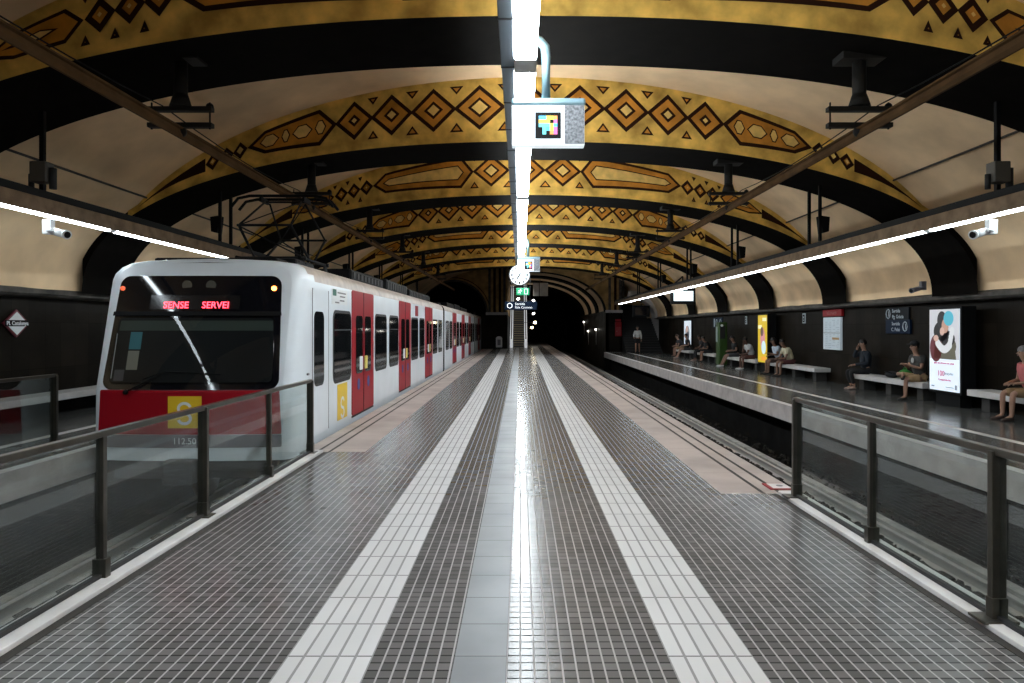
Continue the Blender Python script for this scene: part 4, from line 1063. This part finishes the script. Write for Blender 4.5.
for (y, z, x) in ((.38, 2.06, -.006), (-.42, 1.73, -.016)):
    mb.tube([(x, y + .1 * math.cos(a * PI / 4), z + .12 * math.sin(a * PI / 4)) for a in range(9)], .014, 5, M_ink_dim); mb.tube([(x, y - .03, z - .07), (x, y - .03, z + .07)], .014, 5, M_ink_dim)
mb.build('pictogram', parent=ns)
def framed(y, z, label, w=.11, h=.17):
    t = thing('framed_notice', label, 'notice', (9.72, y, z)); mb = MB(); mb.box(0, .03, -w, w, -h, h, M_ink_dim, bev=.004); mb.build('frame', parent=t); mb = MB(); mb.box(-.004, .002, -w * .65, w * .65, -h * .75, h * .75, M_wall); mb.build('notice_face', parent=t)
    mb = MB(); mb.cyl((-.006, 0, h * .2), (-.003, 0, h * .2), w * .35, n=12, m=M_ink_dim); mb.box(-.006, -.003, -w * .3, w * .3, -h * .5, -h * .25, M_ink_dim); mb.build('pictogram', parent=t)
framed(23.4, 2.02, 'small framed pictogram notice left of the timetable board'); framed(29.4, 2.02, 'small framed pictogram notice left of the yellow poster')
ps = thing('pictogram_sign', 'dark wall sign with pale pictograms left of the green machine', 'sign', (9.72, 33.6, 1.95))
mb = MB(); mb.box(0, .04, -.8, .8, -.25, .25, M_blue_sign, bev=.006); mb.build('board', parent=ps)
mb = MB()
for y in (-.5, .1): mb.tube([(-.01, y + .13 * math.cos(a * PI / 4), .0 + .16 * math.sin(a * PI / 4)) for a in range(9)], .02, 5, M_ink_dim)
mb.box(-.008, 0, .45, .62, -.2, .2, M_ink_dim); mb.build('pictogram', parent=ps)
# green machine
gm = thing('vending_kiosk', 'green upright machine between two benches on the right platform', 'machine', (9.24, 31.3, 0))
mb = MB(); mb.box(-.2, .2, -.24, .24, 0, 1.95, M_green, bev=.05); mb.build('cabinet', parent=gm)
mb = MB(); mb.box(-.215, -.198, -.05, .18, 1.05, 1.75, mat('kiosk_screen', (.35, .42, .38), .3), bev=.004); mb.build('screen', parent=gm)
mb = MB(); mb.box(-.14, .08, -.256, -.239, 1.2, 1.78, M_dkgrey); mb.sphere((-.06, -.25, 1.80), .06, M_ink, sc=(1, .4, 1)); mb.build('side_notice', parent=gm)
# monitors
def monitor(px0, px1, py0, py1, d, label, screen):
    t = thing('monitor', label, 'screen', ((X(px0, d) + X(px1, d)) / 2, d, (Z(py0, d) + Z(py1, d)) / 2), rz=0.0)
    w, h = (X(px1, d) - X(px0, d)) / 2, (Z(py0, d) - Z(py1, d)) / 2
    mb = MB(); mb.box(-w, w, 0, .22, -h, h, M_black, bev=.015); mb.build('casing', parent=t)
    mb = MB(); mb.box(-w * .78, w * .82, -.01, .002, -h * .62, h * .62, screen); mb.build('screen', parent=t)
    mb = MB(); mb.cyl((0, .1, h), (0, .1, h + .5), .03, n=8, m=M_dkgrey); mb.cyl((0, .1, h + .5), (-(t.location.x - 6.5), .1, 3.5 - t.location.z), .03, n=8, m=M_dkgrey); mb.build('mounting_pole', parent=t)
    return t
mo = monitor(671, 695.5, 288, 304, 29, 'lit white screen in a black casing hung over the right platform', M_screen)
mb = MB()
for z, w in ((.06, .30), (.0, .34), (-.07, .22)): mb.box(-w, w * .6, -.014, -.009, z - .008, z + .008, mat('screen_ink', (.35, .6, .62), .5, emit=(.3, .55, .6), estr=.6))
mb.build('screen_lines', parent=mo)
monitor(633, 650, 305.5, 317, 44, 'unlit black screen hung near the stairs', M_blackgloss)
# red fire hose cabinet
fc = thing('fire_hose_cabinet', 'red fire hose cabinet on the end wall left of the stairs', 'fire cabinet', (6.95, RD - .02, 0))
mb = MB(); mb.box(-.22, .22, -.2, 0, 1.1, 2.1, M_red, bev=.02); mb.build('cabinet', parent=fc)
mb = MB(); mb.box(-.17, .17, -.212, -.2, 1.15, 1.75, mat('cabinet_door', (.30, .012, .016), .4), bev=.004); mb.cyl((-.12, -.23, 1.45), (-.12, -.2, 1.45), .02, n=8, m=M_steel); mb.build('cabinet_door', parent=fc)
mb = MB(); mb.box(-.2, .2, -.03, 0, 2.14, 2.3, M_red); mb.build('name_plate', parent=fc)
# floor plate at the end of the right stone band
fp = thing('floor_plate', 'small white and red warning plate set in the floor by the right railing', 'plate', (2.765, 7.28, .004))
mb = MB(); mb.box(-.14, .09, -.12, .14, -.003, .008, M_red, bev=.002); mb.build('red_border', parent=fp)
mb = MB(); mb.box(-.10, .085, -.10, .11, .004, .012, M_plat_white, bev=.002); mb.build('white_face', parent=fp)
mb = MB(); mb.cyl((0, 0, .012), (0, 0, .015), .035, n=16, m=M_train_grey); mb.build('printed_symbol', parent=fp)
# cables on the ledges
for s, x, nm in ((1, WXR - .2, 'right'), (-1, WXL + .2, 'left')):
    for q in range(2):
        mb = MB(); pts = [(x + s * (-.02 + .1 * q) + random.uniform(-.03, .03), F0 + .8 * k, 2.50 + .05 * q + random.uniform(-.01, .05)) for k in range(64)]
        mb.tube(pts, .025 + .012 * q, 6, M_black); tag(mb.build('wall_cable'), '%s black cable lying along the %s ledge' % (('thin', 'thick')[q], nm), 'cable', 'cables on the ledges')
# plain conduits on the vault and stay wires
for s, nm in ((1, 'right'), (-1, 'left')):
    mb = MB(); x = s * 7.6
    mb.tube([(x, -3 + k * 1.0, vault(x) - .05) for k in range(48)], .02, 6, M_ledge); tag(mb.build('vault_conduit'), 'thin grey conduit running along the %s side of the vault' % nm, 'conduit', 'vault conduits')
# ------------------------------------------------------------------ people
def skin(name, chains, mat_, sub=1, extra=None, parent=None, smooth=True):
    """chains: list of (verts{key:(pos,(rx,ry))}, edges[(key,key)]) grown together as one surface"""
    verts, edges = chains; keys = list(verts); idx = {k: i for i, k in enumerate(keys)}
    me = bpy.data.meshes.new('tmp'); me.from_pydata([verts[k][0] for k in keys], [(idx[a], idx[b]) for a, b in edges], [])
    o = bpy.data.objects.new('tmp', me); COL.objects.link(o)
    o.modifiers.new('s', 'SKIN'); sv = me.skin_vertices[0].data
    for k in keys:
        r = verts[k][1]; r = (r, r) if isinstance(r, (int, float)) else r; sv[idx[k]].radius = r; sv[idx[k]].use_root = False
    sv[0].use_root = True
    if sub: m = o.modifiers.new('u', 'SUBSURF'); m.levels = sub; m.render_levels = sub
    bpy.context.view_layer.update(); dg = bpy.context.evaluated_depsgraph_get()
    me2 = bpy.data.meshes.new_from_object(o.evaluated_get(dg)); bpy.data.objects.remove(o); bpy.data.meshes.remove(me)
    bm = bmesh.new(); bm.from_mesh(me2); bpy.data.meshes.remove(me2)
    for f in bm.faces: f.smooth = True; f.material_index = 0
    mb = MB(); mb.bm.free(); mb.bm = bm; mb.mats = [mat_]
    if extra: extra(mb)
    return mb.build(name, parent=parent, normals=False)

SK1 = mat('skin_light', (.34, .19, .13), .55); SK2 = mat('skin_tan', (.20, .105, .068), .55); SK3 = mat('skin_brown', (.12, .06, .04), .55)
HB = mat('hair_black', (.012, .009, .008), .5); HBR = mat('hair_brown', (.05, .025, .014), .5); HG = mat('hair_grey', (.16, .15, .15), .5)
EYE_M = mat('eye_dark', (.01, .008, .008), .2)
def cloth(name, c): return mat('cloth_' + name, c, .85, noise=.2, nscale=9)
def V(*a): return Vector(a)
def person(label, loc, rz, skinm, hairm, shirt, legs, legcut, shoe, pose='sit', arms=('lap', 'lap'), lean=0.0, hair='short', cap=None, sleeve='short', legpose='flat', turn=0.0, female=False, hscale=1.0):
    t = thing('person', label, 'person', loc, rz, group='passengers waiting on the right platform')
    k = .93 if female else 1.0
    sit = pose == 'sit'
    hz = .53 if sit else .95
    Rl = Matrix.Rotation(-lean, 3, 'X'); piv = V(0, 0, hz)
    def up(x, y, z): return piv + Rl @ V(x, y, z)
    J = {'pelvis': V(0, 0, hz), 'waist': up(0, .01, .20), 'chest': up(0, .03, .40), 'neckb': up(0, .03, .53), 'neck': up(0, .045, .60)}
    hd = up(0, .045, .62); Rh = Matrix.Rotation(turn, 3, 'Z') @ Matrix.Rotation(-lean * .3, 3, 'X')
    J['jaw'] = hd + Rh @ V(0, .035, .055); J['face'] = hd + Rh @ V(0, .03, .125); J['crown'] = hd + Rh @ V(0, .015, .20)
    for s, n in ((-1, 'l'), (1, 'r')):
        J['sh' + n] = up(s * .175 * k, .02, .49)
        a = arms[0 if n == 'l' else 1]
        if a == 'lap': el, wr = up(s * .25, .05, .22), V(s * .10, .36, hz + .17) if sit else up(s * .24, .05, -.02)
        elif a == 'phone': el, wr = up(s * .23, .12, .24), up(s * .06, .34, .36)
        elif a == 'drink': el, wr = up(s * .22, .24, .38), up(s * .05, .20, .62)
        elif a == 'knee': el, wr = up(s * .22, .24, .25), V(s * .12, .46, hz + .12)
        elif a == 'down': el, wr = up(s * .24, -.02, .21), up(s * .25, .06, -.05)
        elif a == 'chin': el, wr = V(s * .14, .36, hz + .16), up(s * .03, .16, .60)
        elif a == 'bag': el, wr = up(s * .25, .0, .24), up(s * .20, .20, .12)
        J['el' + n], J['wr' + n] = el, wr
        J['hip' + n] = V(s * .095, .02, hz - .02)
        if sit:
            kn, an = V(s * .13, .46, hz - .01), V(s * .12, .47, .10)
            if legpose == 'cross' and n == 'r': kn, an = V(.30, .38, hz + .07), V(-.10, .50, hz + .10)
            if legpose == 'crossed' and n == 'r': kn, an = V(.02, .47, hz + .11), V(-.14, .62, .24)
            if legpose == 'stretch': an = V(s * .12, .66, .10)
            if legpose == 'tuck': an = V(s * .10, .34, .10)
            td = V(s * .10, 1, -.1).normalized()
            if legpose == 'cross' and n == 'r': td = V(-.6, .55, -.3).normalized()
        else:
            st = .10 * s; kn, an = V(s * .10, .04 + st, .50), V(s * .10, st * 1.6 - .02, .09); td = V(s * .15, 1, -.05).normalized()
        J['kn' + n], J['an' + n] = kn, an
        J['ft' + n] = an + td * .10 + V(0, 0, -.035); J['toe' + n] = an + td * .19 + V(0, 0, -.05)
    R = dict(pelvis=(.145, .11), waist=(.12 * k, .09), chest=(.15 * k, .105), neckb=(.07, .06), neck=(.052, .052), jaw=(.060, .072), face=(.076, .094), crown=(.062, .075))
    for n in 'lr':
        R.update({'sh' + n: .058 * k, 'el' + n: .040, 'wr' + n: (.027, .022), 'hip' + n: .085, 'kn' + n: .058, 'an' + n: .037, 'ft' + n: (.040, .030), 'toe' + n: (.036, .020)})
    E = [('pelvis', 'waist'), ('waist', 'chest'), ('chest', 'neckb'), ('neckb', 'neck'), ('neck', 'jaw'), ('jaw', 'face'), ('face', 'crown')]
    for n in 'lr': E += [('chest', 'sh' + n), ('sh' + n, 'el' + n), ('el' + n, 'wr' + n), ('pelvis', 'hip' + n), ('hip' + n, 'kn' + n), ('kn' + n, 'an' + n), ('an' + n, 'ft' + n), ('ft' + n, 'toe' + n)]
    # hands
    for s, n in ((-1, 'l'), (1, 'r')):
        u = (J['wr' + n] - J['el' + n]).normalized(); side = V(0, 0, 1).cross(u)
        side = side.normalized() if side.length > .1 else V(1, 0, 0)
        curl = side.cross(u).normalized()
        if curl.z > 0: curl = -curl
        J['pa' + n] = J['wr' + n] + u * .05; R['pa' + n] = (.036, .016); E.append(('wr' + n, 'pa' + n))
        for f in range(4):
            a, b, c = 'f%s%d' % (n, f), 'g%s%d' % (n, f), 'h%s%d' % (n, f); ln = (.033, .038, .036, .028)[f]
            J[a] = J['wr' + n] + u * .095 + side * (f - 1.5) * .020; J[b] = J[a] + (u * .85 + curl * .5) * ln; J[c] = J[b] + (u * .5 + curl * .85) * ln * .8
            R[a] = .0095; R[b] = .0085; R[c] = .007; E += [('pa' + n, a), (a, b), (b, c)]
        a, b = 'tb' + n, 'tc' + n; J[a] = J['wr' + n] + u * .045 - side * s * .042 + curl * .012; J[b] = J[a] + (u * .8 - side * s * .35 + curl * .4) * .042
        R[a] = .011; R[b] = .0085; E += [('pa' + n, a), (a, b)]
    fc_ = J['face']
    def extras(mb):
        mb.mi(EYE_M)
        b4 = lambda v: fc_ + Rh @ V(*v)
        mb.tube([b4((0, .088, .02)), b4((0, .112, -.022)), b4((0, .095, -.032))], [.008, .014, .010], 6, skinm)
        for s in (-1, 1):
            mb.sphere(b4((s * .032, .088, .012)), .010, EYE_M, n=8); mb.sphere(b4((s * .078, .005, .0)), .024, skinm, sc=(.4, .7, 1.2), n=8)
        mb.tube([b4((-.024, .090, -.052)), b4((0, .098, -.054)), b4((.024, .090, -.052))], .005, 5, mat('lips', (.25, .09, .08), .5))
    skin('body', ({j: (J[j], R[j]) for j in J}, E), skinm, 1, extras, t)
    # shirt
    L = {j: J[j] for j in ('pelvis', 'waist', 'chest', 'shl', 'shr')}; L['pelvis'] = J['pelvis'] + V(0, -.01, .04); L['neckb'] = J['chest'].lerp(J['neckb'], .75)
    RR = dict(pelvis=(.178, .158), waist=(.165 * k, .14), chest=(.185 * k, .158), neckb=(.118, .112), shl=.088, shr=.088)
    EE = [('pelvis', 'waist'), ('waist', 'chest'), ('chest', 'neckb'), ('chest', 'shl'), ('chest', 'shr')]
    for n in 'lr':
        f = {'short': .62, 'none': .12, 'long': 1.0}[sleeve]
        L['ua' + n] = J['sh' + n].lerp(J['el' + n], f); RR['ua' + n] = .058 if sleeve != 'none' else .06; EE.append(('sh' + n, 'ua' + n))
        if sleeve == 'long': L['fa' + n] = J['el' + n].lerp(J['wr' + n], .92); RR['fa' + n] = .040; EE.append(('ua' + n, 'fa' + n))
    skin('shirt', ({j: (L[j], RR[j]) for j in L}, EE), shirt, 1, None, t)
    # trousers / shorts / skirt
    L = {'pelvis': J['pelvis'] + V(0, -.01, .02), 'waist': J['pelvis'] + V(0, -.005, .11)}; RR = dict(pelvis=(.188, .175), waist=(.170, .150)); EE = [('pelvis', 'waist')]
    for n in 'lr':
        L['hip' + n] = J['hip' + n]; RR['hip' + n] = .104; EE.append(('pelvis', 'hip' + n))
        if legcut <= 1.0: L['kn' + n] = J['hip' + n].lerp(J['kn' + n], legcut); RR['kn' + n] = .086; EE.append(('hip' + n, 'kn' + n))
        else:
            L['kn' + n] = J['kn' + n]; RR['kn' + n] = .075; L['an' + n] = J['kn' + n].lerp(J['an' + n], legcut - 1); RR['an' + n] = .054; EE += [('hip' + n, 'kn' + n), ('kn' + n, 'an' + n)]
    skin('trousers' if legcut > 1 else 'shorts', ({j: (L[j], RR[j]) for j in L}, EE), legs, 1, None, t)
    for n in 'lr':
        d = (J['toe' + n] - J['an' + n]); d2 = d.normalized(); heel = J['an' + n] - d2 * .045 + V(0, 0, -.05)
        skin('shoe', ({'a': (heel, (.040, .038)), 'b': (J['an' + n] + V(0, 0, -.035), (.046, .044)), 'c': (J['ft' + n] + V(0, 0, -.008), (.050, .040)), 'd': (J['toe' + n] + d2 * .02, (.042, .026))}, [('a', 'b'), ('b', 'c'), ('c', 'd')]), shoe, 1, None, t)
    # hair
    mb = MB(); tb_ = bmesh.new(); bmesh.ops.create_uvsphere(tb_, u_segments=18, v_segments=12, radius=1)
    Mh = Matrix.Translation(fc_) @ Rh.to_4x4()
    for v in tb_.verts:
        c = v.co.copy(); z = c.z
        low = -.02 if c.y > .15 else (-.75 if hair == 'long' else -.45)
        if z < low: c.z = low + (z - low) * .12
        v.co = V(c.x * .088, c.y * .105 - .008, c.z * .105 + .028)
        if c.y > .35 and z < .45: v.co.y = min(v.co.y, .066)
    mb._merge(tb_, hairm, Mh, True)
    if hair == 'long':
        mb2 = [Mh @ V(0, -.07, .03), Mh @ V(0, -.10, -.08), Mh @ V(0, -.085, -.22)]
        mb.tube(mb2, [.075, .085, .05], 10, hairm)
    mb.build('hair', parent=t)
    if cap:
        mb = MB(); tb_ = bmesh.new(); bmesh.ops.create_uvsphere(tb_, u_segments=18, v_segments=12, radius=1)
        for v in tb_.verts: z = max(v.co.z, .0); v.co = V(v.co.x * .096, v.co.y * .115 - .006, z * .105 + .055)
        mb._merge(tb_, cap, Mh, True)
        mb.prism([Mh @ V(.08 * math.cos(PI * q / 8), .085 + .10 * math.sin(PI * q / 8), .058) for q in range(9)], Rh @ V(0, 0, .012), cap); mb.build('cap', parent=t)
    return t, J
WB = V(9.52, 0, 0)
def seat(y, dx=0): return (9.50 + dx, y, -.015)
FW = PI / 2       # facing the track
C = cloth
person('woman in a sleeveless pink top on the rightmost bench, cut by the picture edge', seat(12.55, -.08), FW, SK1, HG, C('pink', (.45, .12, .12)), C('tan', (.30, .19, .10)), .95, C('sandal', (.05, .03, .025)), arms=('lap', 'lap'), lean=.15, hair='short', sleeve='none', female=True, legpose='flat')
m2, J2 = person('man in dark cap with legs crossed on the bench beside the hugging poster', seat(16.2), FW + .1, SK1, HB, C('grey_shirt', (.060, .058, .055)), C('khaki', (.42, .28, .15)), .95, C('dark_shoe', (.02, .018, .017)), arms=('phone', 'phone'), lean=.12, cap=C('cap', (.012, .012, .014)), legpose='cross')
mb = MB(); mb.sphere(J2['chest'] + V(-.02, .140, .02), .05, C('print', (.5, .5, .48)), sc=(1, .25, 1.3)); mb.build('shirt_print', parent=m2)
mb = MB(); pts = [V(-.07, .0, .46), V(.06, .0, .47), V(.085, .0, .30), V(.03, .0, .22), V(-.05, .0, .27)]
person('person in navy jacket drinking on the bench under the navy wall sign', seat(18.75), FW - .1, SK1, HB, C('navy', (.010, .016, .026)), C('black', (.010, .010, .011)), 1.85, C('pale_shoe', (.30, .22, .19)), arms=('lap', 'drink'), lean=.02, sleeve='long', legpose='tuck')
person('seated person in a cream yellow top leaning forward near the yellow poster', seat(23.9), FW + .1, SK2, HB, C('cream', (.58, .54, .38)), C('dark_red', (.10, .03, .03)), .9, C('dark_shoe', (.02, .018, .017)), arms=('knee', 'knee'), lean=.42, female=True)
person('seated person in a pale blue shirt just right of the yellow poster', seat(24.95), FW, SK2, HB, C('pale_blue', (.46, .54, .64)), C('brown_short', (.08, .045, .035)), .95, C('dark_shoe', (.02, .018, .017)), arms=('phone', 'lap'), lean=.28)
person('seated person in a white shirt and white shoes leaning forward, left of the yellow poster', seat(27.9), FW + .1, SK3, HB, C('white', (.62, .62, .62)), C('rust', (.10, .035, .025)), .9, C('white_shoe', (.65, .65, .65)), arms=('knee', 'chin'), lean=.38)
person('seated person in black with white shoes just right of the green machine', seat(29.9), FW, SK2, HB, C('black', (.010, .010, .011)), C('grey_short', (.05, .05, .055)), .95, C('white_shoe', (.65, .65, .65)), arms=('lap', 'lap'), lean=.2, legpose='stretch')
person('seated person in black bending over, nearer one left of the green machine', seat(34.0), FW, SK2, HB, C('black', (.010, .010, .011)), C('black2', (.012, .012, .014)), .95, C('dark_shoe', (.02, .018, .017)), arms=('phone', 'knee'), lean=.5)
person('seated person with grey shirt and dark trousers, second one left of the green machine', seat(35.2), FW, SK3, HB, C('char', (.035, .035, .04)), C('black', (.010, .010, .011)), 1.9, C('pale_shoe', (.30, .22, .19)), arms=('knee', 'lap'), lean=.3)
person('seated person in black with bare legs on the farthest bench, nearer one', seat(38.4), FW, SK1, HB, C('black', (.010, .010, .011)), C('grey_short', (.05, .05, .055)), .8, C('pale_shoe', (.30, .22, .19)), arms=('lap', 'lap'), lean=.15, legpose='stretch')
person('seated person hunched with bare legs on the farthest bench, last one before the stairs', seat(40.0), FW + .1, SK1, HBR, C('char', (.035, .035, .04)), C('tan', (.30, .19, .10)), .9, C('dark_shoe', (.02, .018, .017)), arms=('knee', 'knee'), lean=.4)
person('person standing in a white shirt and black shorts in front of the stairs', (7.9, 45.9, -.0), PI - .3, SK1, HB, C('white', (.62, .62, .62)), C('black', (.010, .010, .011)), .75, C('dark_shoe', (.02, .018, .017)), pose='stand', arms=('down', 'bag'), sleeve='long', female=False, hair='short')
# white print on the man's shirt, green bag and dark pack on his bench
bg = thing('green_bag', 'green bag beside the seated man with the cap', 'bag', (9.50, 16.85, .43))
mb = MB(); mb.sphere((0, 0, .12), .15, C('green', (.03, .20, .03)), sc=(1, 1.25, .8), n=16); mb.build('pouch', parent=bg)
mb = MB(); mb.tube([(0, -.1, .21), (0, -.05, .28), (0, .05, .28), (0, .1, .21)], .012, 6, C('green', (.03, .20, .03))); mb.build('handle', parent=bg)
mb.bm if False else None
bp = thing('backpack', 'dark backpack lying on the bench near the man with the cap', 'bag', (9.45, 17.35, .43))
mb = MB(); mb.sphere((0, 0, .08), .17, C('pack', (.014, .014, .016)), sc=(.9, 1.3, .5), n=16); mb.build('pack_body', parent=bp)
mb = MB(); mb.tube([(-.08, -.15, .12), (-.14, -.08, .15), (-.14, .08, .15), (-.08, .15, .12)], .014, 6, M_black); mb.build('strap', parent=bp)

# ------------------------------------------------------------------ camera, world, colour
cam = bpy.data.cameras.new('camera'); cam.sensor_width = 36; cam.sensor_fit = 'HORIZONTAL'; cam.lens = 36 * F / 1024
cam.shift_x = -(VX - 512) / 1024; cam.shift_y = -(341.5 - VY) / 1024; cam.clip_end = 300; cam.clip_start = .05
co = bpy.data.objects.new('camera', cam); COL.objects.link(co); co.location = (0, 0, EYE); co.rotation_euler = (PI / 2, 0, 0); S.camera = co
w = bpy.data.worlds.new('world'); S.world = w; w.use_nodes = True; w.node_tree.nodes['Background'].inputs[0].default_value = (.5, .6, .7, 1); w.node_tree.nodes['Background'].inputs[1].default_value = 0.0
S.view_settings.view_transform = 'Standard'; S.view_settings.look = 'None'; S.view_settings.gamma = 1; S.view_settings.use_curve_mapping = False
S.view_settings.exposure = 1.03
S.cycles.max_bounces = 8; S.cycles.diffuse_bounces = 4; S.cycles.glossy_bounces = 4; S.cycles.transparent_max_bounces = 16
S.cycles.use_denoising = True; S.cycles.caustics_reflective = False; S.cycles.caustics_refractive = False; S.cycles.sample_clamp_indirect = 6
